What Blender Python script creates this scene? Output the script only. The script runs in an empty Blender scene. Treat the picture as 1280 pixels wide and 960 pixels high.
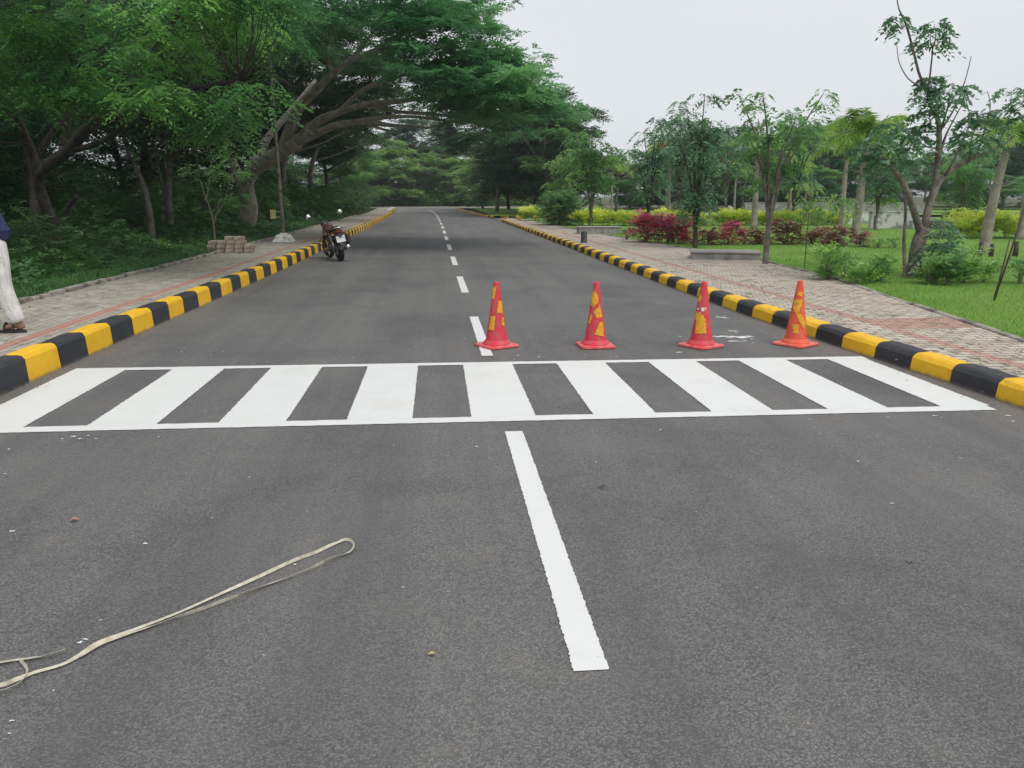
import bpy, math, random
import numpy as np
random.seed(7)
SC = bpy.context.scene
COL = SC.collection
R = math.radians

# ------------------------------------------------------------------ camera
CAM_H, PITCH, YAW = 1.6, math.atan(235 / 1000), R(5.28)
cam_d = bpy.data.cameras.new('camera'); cam = bpy.data.objects.new('camera', cam_d); COL.objects.link(cam)
cam.location = (0, 0, CAM_H); cam.rotation_euler = (R(90) - PITCH, 0, -YAW)
cam_d.sensor_width = 36; cam_d.lens = 36 * 1000 / 1280; cam_d.clip_end = 4000; cam_d.clip_start = 0.05
SC.camera = cam

# ------------------------------------------------------------------ world, sun, exposure
SUN_EL, SUN_AZ = R(60), R(140)           # azimuth measured clockwise from +Y: behind the camera, to the right
w = bpy.data.worlds.new('World'); SC.world = w; w.use_nodes = True
nt = w.node_tree; nt.nodes.clear()
out = nt.nodes.new('ShaderNodeOutputWorld'); bg = nt.nodes.new('ShaderNodeBackground')
sky = nt.nodes.new('ShaderNodeTexSky'); sky.sky_type = 'NISHITA'; sky.sun_disc = False
sky.sun_elevation = SUN_EL; sky.sun_rotation = SUN_AZ; sky.dust_density = 3; sky.air_density = 1.0
tc = nt.nodes.new('ShaderNodeTexCoord'); mp = nt.nodes.new('ShaderNodeMapping'); mp.inputs['Scale'].default_value = (1, 1, 2.5)
nz = nt.nodes.new('ShaderNodeTexNoise'); nz.inputs['Scale'].default_value = 1.6; nz.inputs['Detail'].default_value = 5
nz.inputs['Roughness'].default_value = .45
cr = nt.nodes.new('ShaderNodeValToRGB')
cr.color_ramp.elements[0].position = .3; cr.color_ramp.elements[0].color = (.87, .905, .965, 1)
cr.color_ramp.elements[1].position = .7; cr.color_ramp.elements[1].color = (.97, 1.0, 1.02, 1)
sc_ = nt.nodes.new('ShaderNodeVectorMath'); sc_.operation = 'SCALE'; sc_.inputs['Scale'].default_value = 8.5
mx = nt.nodes.new('ShaderNodeMix'); mx.data_type = 'RGBA'; mx.inputs[0].default_value = .9
nt.links.new(tc.outputs['Generated'], mp.inputs[0]); nt.links.new(mp.outputs[0], nz.inputs[0])
nt.links.new(nz.outputs['Fac'], cr.inputs[0]); nt.links.new(cr.outputs[0], sc_.inputs[0])
nt.links.new(sky.outputs[0], mx.inputs[6]); nt.links.new(sc_.outputs[0], mx.inputs[7])
nt.links.new(mx.outputs[2], bg.inputs[0]); bg.inputs[1].default_value = .105
nt.links.new(bg.outputs[0], out.inputs[0])
sd = bpy.data.lights.new('sun', 'SUN'); sd.energy = 1.8; sd.angle = R(35); sd.color = (1, .96, .88)
so = bpy.data.objects.new('sun', sd); COL.objects.link(so)
so.rotation_euler = (R(90) - SUN_EL, 0, math.pi - SUN_AZ); so.location = (0, -20, 40)
SC.view_settings.view_transform = 'Standard'; SC.view_settings.look = 'None'
SC.view_settings.gamma = 1; SC.view_settings.exposure = 0; SC.view_settings.use_curve_mapping = False
SC.render.engine = 'CYCLES'
SC.cycles.max_bounces = 5; SC.cycles.diffuse_bounces = 3; SC.cycles.glossy_bounces = 2
SC.cycles.transmission_bounces = 3; SC.cycles.transparent_max_bounces = 4; SC.cycles.volume_bounces = 0

# ------------------------------------------------------------------ measuring helpers
_f = (math.sin(YAW) * math.cos(PITCH), math.cos(YAW) * math.cos(PITCH), -math.sin(PITCH))
_r = (math.cos(YAW), -math.sin(YAW), 0)
_u = (_r[1]*_f[2]-_r[2]*_f[1], _r[2]*_f[0]-_r[0]*_f[2], _r[0]*_f[1]-_r[1]*_f[0])
def ray(px, py):
    a, b = (px-640)/1000, -(py-480)/1000
    return [_f[i] + a*_r[i] + b*_u[i] for i in range(3)]
def at(px, py, z=0.0):                    # where the sight line through a photo point meets height z
    d = ray(px, py); t = (z-CAM_H)/d[2]; return (t*d[0], t*d[1], z)
def atY(px, py, Y):                       # ... and where it meets the depth Y
    d = ray(px, py); t = Y/d[1]; return (t*d[0], Y, CAM_H+t*d[2])

# ------------------------------------------------------------------ mesh helpers
def tag(o, label=None, cat=None, group=None, kind=None):
    if label: o['label'] = label
    if cat: o['category'] = cat
    if group: o['group'] = group
    if kind: o['kind'] = kind
    return o
def empty(name, loc, rz=0.0):
    o = bpy.data.objects.new(name, None); COL.objects.link(o); o.location = loc; o.rotation_euler.z = rz
    o.empty_display_size = .3
    return o
def link_mesh(name, me, parent=None):
    o = bpy.data.objects.new(name, me); COL.objects.link(o)
    if parent: o.parent = parent
    return o
def np_mesh(name, V, k, mats, parent=None, tone=None, off=None, smooth=False):
    """V: (n*k,3) separate k-gons"""
    V = np.asarray(V, dtype=np.float32)
    if off is not None: V = V - np.asarray(off, dtype=np.float32)
    n = len(V)//k
    me = bpy.data.meshes.new(name)
    me.vertices.add(len(V)); me.vertices.foreach_set('co', V.ravel())
    me.loops.add(n*k); me.loops.foreach_set('vertex_index', np.arange(n*k, dtype=np.int32))
    me.polygons.add(n); me.polygons.foreach_set('loop_start', np.arange(0, n*k, k, dtype=np.int32))
    try: me.polygons.foreach_set('loop_total', np.full(n, k, dtype=np.int32))
    except Exception: pass
    if tone is not None:
        a = me.attributes.new('tone', 'FLOAT', 'FACE'); a.data.foreach_set('value', np.asarray(tone, dtype=np.float32))
    me.update(calc_edges=True)
    for m in (mats if isinstance(mats, (list, tuple)) else [mats]): me.materials.append(m)
    return link_mesh(name, me, parent)
class MB:
    """collects shapes into one mesh"""
    def __init__(s): s.v, s.f, s.m, s.sm = [], [], [], []
    def add(s, v, f, mi=0, smooth=False):
        o = len(s.v); s.v += [tuple(p) for p in v]
        s.f += [tuple(i+o for i in q) for q in f]; s.m += [mi]*len(f); s.sm += [smooth]*len(f)
    def box(s, c, d, rz=0, mi=0, bev=0.0, taper=1.0, rx=0, ry=0):
        hx, hy, hz = d[0]/2, d[1]/2, d[2]/2
        b = min(bev, hx*.9, hy*.9, hz*.9)
        pts, fs = [], []
        if b <= 0:
            for z in (-hz, hz):
                k = taper if z > 0 else 1
                pts += [(-hx*k, -hy*k, z), (hx*k, -hy*k, z), (hx*k, hy*k, z), (-hx*k, hy*k, z)]
            fs = [(3, 2, 1, 0), (4, 5, 6, 7)]+[(i, (i+1) % 4, (i+1) % 4+4, i+4) for i in range(4)]
        else:
            def ring(x, y, z):
                return [(-x+b, -y, z), (x-b, -y, z), (x, -y+b, z), (x, y-b, z), (x-b, y, z), (-x+b, y, z), (-x, y-b, z), (-x, -y+b, z)]
            def rin(x, y, z, k=1):
                return [(p[0]*k, p[1]*k, p[2]) for p in ring(x, y, z)]
            lv = [rin(hx-b, hy-b, -hz), rin(hx, hy, -hz+b), rin(hx, hy, hz-b, taper), rin(hx-b, hy-b, hz, taper)]
            for l in lv: pts += l
            fs = [tuple(range(7, -1, -1)), tuple(range(24, 32))]
            for j in range(3):
                fs += [(j*8+i, j*8+(i+1) % 8, j*8+8+(i+1) % 8, j*8+8+i) for i in range(8)]
        pts = [s._rot(p, rx, ry, rz) for p in pts]
        s.add([(p[0]+c[0], p[1]+c[1], p[2]+c[2]) for p in pts], fs, mi)
    def _rot(s, p, rx, ry, rz):
        x, y, z = p
        if rx: y, z = y*math.cos(rx)-z*math.sin(rx), y*math.sin(rx)+z*math.cos(rx)
        if ry: x, z = x*math.cos(ry)+z*math.sin(ry), -x*math.sin(ry)+z*math.cos(ry)
        if rz: x, y = x*math.cos(rz)-y*math.sin(rz), x*math.sin(rz)+y*math.cos(rz)
        return (x, y, z)
    def tube(s, pts, rad, n=8, mi=0, rough=0.0, flat=1.0, cap=True, rng=random):
        pts = [np.array(p, float) for p in pts]
        if not hasattr(rad, '__len__'): rad = [rad]*len(pts)
        V, F = [], []; ref = None
        for i, p in enumerate(pts):
            a = pts[max(0, i-1)]; b = pts[min(len(pts)-1, i+1)]; t = b-a; t /= (np.linalg.norm(t)+1e-9)
            if ref is None: ref = np.array((0, 0, 1.)) if abs(t[2]) < .9 else np.array((1., 0, 0))
            x = np.cross(ref, t); x /= (np.linalg.norm(x)+1e-9); y = np.cross(t, x); ref = y
            for j in range(n):
                an = 2*math.pi*j/n; r = rad[i]*(1+rng.uniform(-rough, rough))
                V.append(p+x*math.cos(an)*r+y*math.sin(an)*r*flat)
        for i in range(len(pts)-1):
            for j in range(n):
                F.append((i*n+j, i*n+(j+1) % n, (i+1)*n+(j+1) % n, (i+1)*n+j))
        if cap: F += [tuple(range(n-1, -1, -1)), tuple((len(pts)-1)*n+j for j in range(n))]
        s.add(V, F, mi, True)
    def lathe(s, prof, c=(0, 0, 0), n=24, mi=0, axis='z', smooth=True):
        V, F = [], []
        for (r, z) in prof:
            for j in range(n):
                a = 2*math.pi*j/n
                p = (r*math.cos(a), r*math.sin(a), z)
                if axis == 'x': p = (p[2], p[0], p[1])
                if axis == 'y': p = (p[0], p[2], p[1])
                V.append((p[0]+c[0], p[1]+c[1], p[2]+c[2]))
        for i in range(len(prof)-1):
            for j in range(n):
                q = (i*n+j, i*n+(j+1) % n, (i+1)*n+(j+1) % n, (i+1)*n+j)
                F.append(q if axis != 'y' else q[::-1])
        s.add(V, F, mi, smooth)
    def build(s, name, mats, parent=None, off=None):
        me = bpy.data.meshes.new(name)
        v = s.v if off is None else [(p[0]-off[0], p[1]-off[1], p[2]-off[2]) for p in s.v]
        me.from_pydata([tuple(map(float, p)) for p in v], [], s.f)
        for m in (mats if isinstance(mats, (list, tuple)) else [mats]): me.materials.append(m)
        me.polygons.foreach_set('material_index', s.m); me.polygons.foreach_set('use_smooth', s.sm)
        me.update()
        return link_mesh(name, me, parent)
def smooth_path(pts, rad=None, sub=4):
    P = [np.array(p, float) for p in pts]; n = len(P); o, ro = [], []
    if rad is None: rad = [0]*n
    for i in range(n-1):
        p0, p1, p2, p3 = P[max(0, i-1)], P[i], P[i+1], P[min(n-1, i+2)]
        for k in range(sub):
            t = k/sub
            o.append(.5*((2*p1)+(-p0+p2)*t+(2*p0-5*p1+4*p2-p3)*t*t+(-p0+3*p1-3*p2+p3)*t**3))
            ro.append(rad[i]*(1-t)+rad[i+1]*t)
    o.append(P[-1]); ro.append(rad[-1])
    return o, ro

# ------------------------------------------------------------------ materials
def mat(name, col, rough=.7, metal=0.0, spec=.5, noise=None, bump=None, coat=0.0):
    """noise=(scale, colour2, lo, hi)  bump=(scale, strength, distance)"""
    m = bpy.data.materials.new(name); m.use_nodes = True; t = m.node_tree; b = t.nodes['Principled BSDF']
    b.inputs['Base Color'].default_value = (*col, 1); b.inputs['Roughness'].default_value = rough
    b.inputs['Metallic'].default_value = metal; b.inputs['Specular IOR Level'].default_value = spec
    b.inputs['Coat Weight'].default_value = coat
    c = t.nodes.new('ShaderNodeTexCoord')
    if noise:
        n = t.nodes.new('ShaderNodeTexNoise'); n.inputs['Scale'].default_value = noise[0]; n.inputs['Detail'].default_value = 6
        r = t.nodes.new('ShaderNodeMapRange'); r.inputs[1].default_value = noise[2]; r.inputs[2].default_value = noise[3]
        x = t.nodes.new('ShaderNodeMix'); x.data_type = 'RGBA'
        x.inputs[6].default_value = (*col, 1); x.inputs[7].default_value = (*noise[1], 1)
        t.links.new(c.outputs['Object'], n.inputs[0]); t.links.new(n.outputs['Fac'], r.inputs[0])
        t.links.new(r.outputs[0], x.inputs[0]); t.links.new(x.outputs[2], b.inputs['Base Color'])
    if bump:
        n = t.nodes.new('ShaderNodeTexNoise'); n.inputs['Scale'].default_value = bump[0]; n.inputs['Detail'].default_value = 5
        u = t.nodes.new('ShaderNodeBump'); u.inputs['Strength'].default_value = bump[1]; u.inputs['Distance'].default_value = bump[2]
        t.links.new(c.outputs['Object'], n.inputs[0]); t.links.new(n.outputs['Fac'], u.inputs['Height']); t.links.new(u.outputs[0], b.inputs['Normal'])
    return m
def leaf_mat(name, c0, c1, c2, trans=.5, rough=.42, g=1.75):
    c0, c1, c2 = [tuple(v*g for v in c) for c in (c0, c1, c2)]
    m = bpy.data.materials.new(name); m.use_nodes = True; t = m.node_tree; b = t.nodes['Principled BSDF']; o = t.nodes['Material Output']
    a = t.nodes.new('ShaderNodeAttribute'); a.attribute_name = 'tone'
    r = t.nodes.new('ShaderNodeValToRGB'); e = r.color_ramp.elements
    e[0].position = 0; e[0].color = (*c0, 1); e[1].position = 1; e[1].color = (*c2, 1)
    k = e.new(.5); k.color = (*c1, 1)
    t.links.new(a.outputs['Fac'], r.inputs[0]); t.links.new(r.outputs[0], b.inputs['Base Color'])
    b.inputs['Roughness'].default_value = rough; b.inputs['Specular IOR Level'].default_value = .5
    tr = t.nodes.new('ShaderNodeBsdfTranslucent'); hs = t.nodes.new('ShaderNodeHueSaturation')
    hs.inputs['Hue'].default_value = .485; hs.inputs['Value'].default_value = 1.3
    t.links.new(r.outputs[0], hs.inputs['Color']); t.links.new(hs.outputs[0], tr.inputs[0])
    x = t.nodes.new('ShaderNodeMixShader'); x.inputs[0].default_value = trans
    t.links.new(b.outputs[0], x.inputs[1]); t.links.new(tr.outputs[0], x.inputs[2]); t.links.new(x.outputs[0], o.inputs[0])
    return m
M = {}
M['leaf_dark'] = leaf_mat('leaf_dark', (.020, .055, .022), (.030, .085, .030), (.050, .125, .045), g=1.15)  # tones lowered to put the deep shade of the left wood into the leaves
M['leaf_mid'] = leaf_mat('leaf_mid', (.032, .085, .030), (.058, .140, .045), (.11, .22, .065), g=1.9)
M['leaf_neem'] = leaf_mat('leaf_neem', (.030, .095, .032), (.060, .165, .045), (.13, .29, .065), g=1.75)
M['leaf_feather'] = leaf_mat('leaf_feather', (.035, .10, .045), (.055, .145, .06), (.09, .21, .075), g=2.1)
M['leaf_light'] = leaf_mat('leaf_light', (.06, .12, .04), (.095, .18, .055), (.15, .25, .08), g=1.9)
M['leaf_blue'] = leaf_mat('leaf_blue', (.035, .075, .045), (.055, .115, .062), (.085, .165, .085), .3, g=2.1)
M['leaf_palm'] = leaf_mat('leaf_palm', (.08, .15, .035), (.13, .22, .05), (.20, .30, .07), .4, g=1.9)
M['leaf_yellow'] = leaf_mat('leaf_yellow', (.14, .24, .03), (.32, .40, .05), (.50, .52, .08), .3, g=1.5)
M['leaf_red'] = leaf_mat('leaf_red', (.07, .06, .04), (.22, .035, .06), (.48, .06, .11), .3, g=1.7)
M['leaf_bronze'] = leaf_mat('leaf_bronze', (.06, .08, .03), (.16, .06, .05), (.26, .09, .07), .25, g=1.2)
M['leaf_shrub'] = leaf_mat('leaf_shrub', (.045, .11, .035), (.09, .20, .05), (.27, .40, .10), .35, g=1.9)
M['flower_red'] = leaf_mat('flower_red', (.5, .03, .03), (.6, .04, .04), (.7, .06, .05), .2, g=1.0)
M['grass'] = leaf_mat('grass', (.055, .14, .025), (.10, .22, .035), (.17, .30, .05), .4, g=1.8)
M['undergrowth'] = leaf_mat('undergrowth', (.025, .075, .022), (.045, .12, .035), (.09, .20, .05), .3, g=1.5)
M['bark'] = mat('bark', (.25, .215, .185), .9, noise=(6, (.10, .085, .075), .35, .65), bump=(18, .8, .04))
M['bark_pale'] = mat('bark_pale', (.40, .35, .30), .9, noise=(5, (.20, .17, .14), .35, .7), bump=(22, .7, .03))
M['bark_dark'] = mat('bark_dark', (.09, .07, .06), .9, noise=(6, (.035, .03, .027), .35, .65), bump=(18, .8, .04))
M['shaft'] = mat('palm_shaft', (.12, .20, .06), .5, noise=(4, (.2, .25, .12), .4, .7))
M['concrete'] = mat('concrete', (.36, .34, .31), .9, noise=(7, (.2, .19, .17), .4, .7), bump=(40, .4, .01))
M['rim'] = mat('edging_concrete', (.33, .31, .27), .95, noise=(3, (.12, .115, .09), .42, .62), bump=(30, .8, .02))

def nodes(name):
    m = bpy.data.materials.new(name); m.use_nodes = True
    return m, m.node_tree, m.node_tree.nodes['Principled BSDF']
def N(t, k, **kw):
    n = t.nodes.new(k)
    for a, v in kw.items():
        if a.startswith('i_'): n.inputs[a[2:].replace('_', ' ')].default_value = v
        else: setattr(n, a, v)
    return n
def mixc(t, fac, a, b, blend='MIX'):
    x = t.nodes.new('ShaderNodeMix'); x.data_type = 'RGBA'; x.blend_type = blend
    for s, v in ((0, fac), (6, a), (7, b)):
        if isinstance(v, (float, int)): x.inputs[s].default_value = v
        elif isinstance(v, tuple): x.inputs[s].default_value = (*v, 1)
        else: t.links.new(v, x.inputs[s])
    return x.outputs[2]
def rng_(t, v, a, b, c=0., d=1.):
    r = t.nodes.new('ShaderNodeMapRange'); t.links.new(v, r.inputs[0])
    for i, q in enumerate((a, b, c, d)): r.inputs[i+1].default_value = q
    return r.outputs[0]
def noise(t, co, scale, detail=4, rough=.5, dist=0.):
    n = N(t, 'ShaderNodeTexNoise'); n.inputs['Scale'].default_value = scale; n.inputs['Detail'].default_value = detail
    n.inputs['Roughness'].default_value = rough; n.inputs['Distortion'].default_value = dist
    t.links.new(co, n.inputs[0]); return n.outputs['Fac']
def math_(t, op, a, b=0.):
    n = N(t, 'ShaderNodeMath', operation=op)
    for i, v in enumerate((a, b)):
        if isinstance(v, (int, float)): n.inputs[i].default_value = v
        else: t.links.new(v, n.inputs[i])
    return n.outputs[0]

def asphalt():
    m, t, b = nodes('asphalt')
    co = N(t, 'ShaderNodeTexCoord').outputs['Object']
    vor = N(t, 'ShaderNodeTexVoronoi'); vor.inputs['Scale'].default_value = 130; t.links.new(co, vor.inputs[0])
    sep = N(t, 'ShaderNodeSeparateColor'); t.links.new(vor.outputs['Color'], sep.inputs[0])
    c = mixc(t, rng_(t, sep.outputs[0], 0, 1), (.040, .041, .045), (.27, .263, .258))          # stones of different greys
    c = mixc(t, rng_(t, sep.outputs[1], .90, .99), c, (.25, .245, .235))                           # pale chips
    c = mixc(t, rng_(t, vor.outputs['Distance'], .35, .75, 0, .75), c, (.055, .054, .055))        # bitumen between
    fine = noise(t, co, 260, 3, .7)
    c = mixc(t, rng_(t, fine, .35, .7, 0, .5), c, (.20, .195, .19))
    big = noise(t, co, .55, 6, .6, .6)
    c = mixc(t, rng_(t, big, .45, .70, 0, .60), c, (.180, .173, .167))
    c = mixc(t, rng_(t, big, .48, .30, 0, .45), c, (.060, .060, .066))                           # dust
    mid = noise(t, co, 2.3, 6, .65)
    c = mixc(t, rng_(t, mid, .54, .72, 0, .30), c, (.225, .210, .190))                              # dusty blotches
    mp = N(t, 'ShaderNodeMapping'); mp.inputs['Scale'].default_value = (2.2, .09, 1); t.links.new(co, mp.inputs[0])
    tr = noise(t, mp.outputs[0], 1.0, 4, .6)
    c = mixc(t, rng_(t, tr, .42, .68, 0, .50), c, (.085, .084, .088))                             # long laying streaks
    sx = N(t, 'ShaderNodeSeparateXYZ'); t.links.new(co, sx.inputs[0])
    edge = math_(t, 'ADD', sx.outputs[0], math_(t, 'MULTIPLY', noise(t, co, 4, 5, .7), 1.1))
    c = mixc(t, rng_(t, edge, -2.55, -3.35, 0, .65), c, (.20, .165, .14))                         # soil along the kerb
    edge2 = math_(t, 'ADD', sx.outputs[0], math_(t, 'MULTIPLY', noise(t, co, 5, 5, .7), -1.0))
    c = mixc(t, rng_(t, edge2, 3.45, 3.95, 0, .5), c, (.20, .17, .15))
    t.links.new(c, b.inputs['Base Color'])
    b.inputs['Roughness'].default_value = .78; b.inputs['Specular IOR Level'].default_value = .42
    h = math_(t, 'SUBTRACT', math_(t, 'MULTIPLY', fine, .4), vor.outputs['Distance'])
    u = N(t, 'ShaderNodeBump'); u.inputs['Strength'].default_value = .75; u.inputs['Distance'].default_value = .006
    t.links.new(h, u.inputs['Height']); t.links.new(u.outputs[0], b.inputs['Normal'])
    return m
M['asphalt'] = asphalt()

def paint_white():
    m, t, b = nodes('road_paint_white'); co = N(t, 'ShaderNodeTexCoord').outputs['Object']
    c = mixc(t, rng_(t, noise(t, co, 3, 5, .6), .45, .75, 0, .35), (.70, .71, .70), (.62, .62, .60))
    c = mixc(t, rng_(t, noise(t, co, 75, 5, .75), .62, .72, 0, .75), c, (.36, .36, .35))
    c = mixc(t, rng_(t, noise(t, co, 1.1, 6, .7), .55, .75, 0, .35), c, (.50, .48, .45))
    t.links.new(c, b.inputs['Base Color']); b.inputs['Roughness'].default_value = .55
    u = N(t, 'ShaderNodeBump'); u.inputs['Strength'].default_value = .35; u.inputs['Distance'].default_value = .004
    t.links.new(noise(t, co, 120, 3, .6), u.inputs['Height']); t.links.new(u.outputs[0], b.inputs['Normal'])
    return m
M['white'] = paint_white()

def pavers(name, base, dark, redf, bw=.2, bh=.1, rot=0., joint=.012):
    """redf(t, x, y) -> factor socket for the red blocks"""
    m, t, b = nodes(name); co = N(t, 'ShaderNodeTexCoord').outputs['Object']
    wob = N(t, 'ShaderNodeTexNoise'); wob.inputs['Scale'].default_value = 2.2; t.links.new(co, wob.inputs[0])
    ws = N(t, 'ShaderNodeVectorMath', operation='SCALE'); t.links.new(wob.outputs['Color'], ws.inputs[0]); ws.inputs['Scale'].default_value = .05
    wa = N(t, 'ShaderNodeVectorMath', operation='ADD'); t.links.new(co, wa.inputs[0]); t.links.new(ws.outputs[0], wa.inputs[1])
    mp = N(t, 'ShaderNodeMapping'); mp.inputs['Rotation'].default_value = (0, 0, rot); t.links.new(wa.outputs[0], mp.inputs[0])
    br = N(t, 'ShaderNodeTexBrick'); t.links.new(mp.outputs[0], br.inputs[0])
    br.inputs['Scale'].default_value = 1; br.inputs['Mortar Size'].default_value = joint; br.inputs['Mortar Smooth'].default_value = .5
    br.inputs['Brick Width'].default_value = bw; br.inputs['Row Height'].default_value = bh
    br.inputs['Color1'].default_value = (*base, 1); br.inputs['Color2'].default_value = (base[0]*.72, base[1]*.71, base[2]*.69, 1)
    br.inputs['Mortar'].default_value = (*dark, 1)
    s = N(t, 'ShaderNodeSeparateXYZ'); t.links.new(co, s.inputs[0])
    c = mixc(t, redf(t, s.outputs[0], s.outputs[1]), br.outputs['Color'], (.46, .22, .185))
    # red blocks keep the joints
    c = mixc(t, math_(t, 'MULTIPLY', br.outputs['Fac'], .8), c, dark)
    n1 = noise(t, co, 3.0, 6, .65)
    c = mixc(t, rng_(t, n1, .42, .68, 0, .55), c, (base[0]*.55, base[1]*.50, base[2]*.42))
    # soil and moss filling wide joints, dashes where blocks are broken
    mp2 = N(t, 'ShaderNodeMapping'); mp2.inputs['Scale'].default_value = (9, 5, 1); mp2.inputs['Rotation'].default_value = (0, 0, rot); t.links.new(co, mp2.inputs[0])
    n2 = noise(t, mp2.outputs[0], 1.0, 4, .6, .4)
    dsh = math_(t, 'MULTIPLY', rng_(t, n2, .54, .62), rng_(t, noise(t, co, 1.1, 3, .5), .40, .58))
    c = mixc(t, math_(t, 'MULTIPLY', dsh, .8), c, dark)
    c = mixc(t, rng_(t, noise(t, co, 45, 4, .7), .5, .8, 0, .5), c, (base[0]*1.25, base[1]*1.2, base[2]*1.15))
    t.links.new(c, b.inputs['Base Color']); b.inputs['Roughness'].default_value = .9; b.inputs['Specular IOR Level'].default_value = .25
    hh = math_(t, 'SUBTRACT', math_(t, 'MULTIPLY', noise(t, co, 30, 4, .6), .35), math_(t, 'ADD', br.outputs['Fac'], dsh))
    u = N(t, 'ShaderNodeBump'); u.inputs['Strength'].default_value = .9; u.inputs['Distance'].default_value = .012
    t.links.new(hh, u.inputs['Height']); t.links.new(u.outputs[0], b.inputs['Normal'])
    return m
def band(t, v, a, b_):      # 1 where a<v<b
    return math_(t, 'MULTIPLY', rng_(t, v, a-.01, a+.01), rng_(t, v, b_+.01, b_-.01))
M['path_left'] = pavers('pavers_left', (.45, .42, .37), (.19, .18, .14),
                        lambda t, x, y: math_(t, 'MULTIPLY', band(t, x, -4.13, -3.98), 1.0), rot=R(90), joint=.006)
def redr(t, x, y):
    a = band(t, x, 4.95, 5.10); bnd = math_(t, 'MULTIPLY', band(t, y, 8.35, 9.1), rng_(t, x, 5.0, 5.05))
    return math_(t, 'MULTIPLY', math_(t, 'MAXIMUM', a, bnd), .85)
M['path_right'] = pavers('pavers_right', (.60, .535, .475), (.13, .12, .085), redr, rot=R(0), bw=.22, bh=.11, joint=.012)

def lawn():
    m, t, b = nodes('lawn'); co = N(t, 'ShaderNodeTexCoord').outputs['Object']
    c = mixc(t, rng_(t, noise(t, co, .5, 6, .6), .35, .65), (.18, .31, .065), (.27, .41, .10))
    c = mixc(t, rng_(t, noise(t, co, 25, 5, .75), .4, .7, 0, .5), c, (.09, .18, .04))
    c = mixc(t, rng_(t, noise(t, co, 5, 5, .7), .62, .75, 0, .4), c, (.22, .25, .10))
    t.links.new(c, b.inputs['Base Color']); b.inputs['Roughness'].default_value = .95; b.inputs['Specular IOR Level'].default_value = .1
    u = N(t, 'ShaderNodeBump'); u.inputs['Strength'].default_value = 1; u.inputs['Distance'].default_value = .03
    t.links.new(noise(t, co, 60, 4, .8), u.inputs['Height']); t.links.new(u.outputs[0], b.inputs['Normal'])
    return m
M['lawn'] = lawn()
M['soil'] = mat('woodland_soil', (.035, .05, .022), .95, spec=.1, noise=(2.5, (.06, .05, .03), .4, .65), bump=(12, .9, .05))
M['earth'] = mat('earth', (.07, .10, .04), .95, spec=.1, noise=(.4, (.10, .09, .05), .4, .65))
def kerb_paint(name, c, c2, wear):
    m, t, b = nodes(name); co = N(t, 'ShaderNodeTexCoord').outputs['Object']
    x = mixc(t, rng_(t, noise(t, co, 5, 6, .65), .42, .7, 0, .7), c, c2)
    x = mixc(t, rng_(t, noise(t, co, 22, 6, .75), .66, .72, 0, .8), x, wear)
    s = N(t, 'ShaderNodeSeparateXYZ'); t.links.new(co, s.inputs[0])
    x = mixc(t, rng_(t, math_(t, 'ADD', s.outputs[2], math_(t, 'MULTIPLY', noise(t, co, 14, 4, .6), .05)), .055, .025, 0, .75), x, (.16, .135, .11))
    t.links.new(x, b.inputs['Base Color']); b.inputs['Roughness'].default_value = .62; b.inputs['Specular IOR Level'].default_value = .4
    u = N(t, 'ShaderNodeBump'); u.inputs['Strength'].default_value = .6; u.inputs['Distance'].default_value = .01
    t.links.new(noise(t, co, 26, 6, .65), u.inputs['Height']); t.links.new(u.outputs[0], b.inputs['Normal'])
    return m
M['kerb_yellow'] = kerb_paint('kerb_yellow', (.86, .50, .015), (.74, .40, .02), (.45, .36, .22))
M['kerb_black'] = kerb_paint('kerb_black', (.030, .032, .040), (.048, .048, .055), (.13, .12, .11))
M['kerb_grey'] = M['concrete']

# ------------------------------------------------------------------ ground, road, paths
def struct(o): return tag(o, kind='structure')
def strip(name, L, Rr, z, m, dy=1.0, jl=0., jr=0.):
    """sheet between two edge polylines given as functions of Y-samples"""
    mb = MB(); v = []; f = []
    for (l, r) in zip(L, Rr): v += [(l[0], l[1], z), (r[0], r[1], z)]
    for i in range(len(L)-1): f.append((2*i, 2*i+1, 2*i+3, 2*i+2))
    mb.add(v, f); return struct(mb.build(name, m))
def interp(tab, y):
    if y <= tab[0][0]: return tab[0][1]
    for (a, b), (c, d) in zip(tab, tab[1:]):
        if y <= c: return b+(d-b)*(y-a)/(c-a)
    return tab[-1][1]
LK = [(-15, -3.60), (6, -3.60), (9, -3.58), (12, -3.52), (18, -3.42), (25, -3.43), (45, -3.5), (65, -3.7), (85, -4.2), (99, -4.8)]
RK = [(-15, 4.62), (4.5, 4.52), (6.5, 4.45), (8, 4.33), (11, 4.2), (16, 4.16), (28, 4.16), (45, 4.1), (53, 4.1), (61, 3.9), (65, 3.6), (85, 2.85), (99, 2.3)]
LP = [(-15, -5.7), (11, -5.42), (19, -5.33), (26, -5.4), (50, -5.6), (70, -5.8), (99, -6.9)]
RP = [(-15, 5.5), (5, 5.6), (7.4, 5.85), (10.5, 6.42), (14, 7.05), (18, 7.35), (24, 6.8), (32, 6.2), (48.6, 5.6), (53, 5.6)]
ys = [-15+i for i in range(115)]
def grd(name, x0, x1, y0, y1, z, m):
    mb = MB(); mb.add([(x0, y0, z), (x1, y0, z), (x1, y1, z), (x0, y1, z)], [(0, 1, 2, 3)]); return struct(mb.build(name, m))
grd('ground', -1500, 1500, -200, 2500, -.03, M['earth'])
strip('road', [(interp(LK, y)-.02, y) for y in ys], [(interp(RK, y)+.02, y) for y in ys], 0.0, M['asphalt'])
grd('side_road', 4.12, 60, 53.2, 60.4, .004, M['asphalt'])
grd('cross_road', -60, 60, 99, 111, .004, M['asphalt'])
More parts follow.
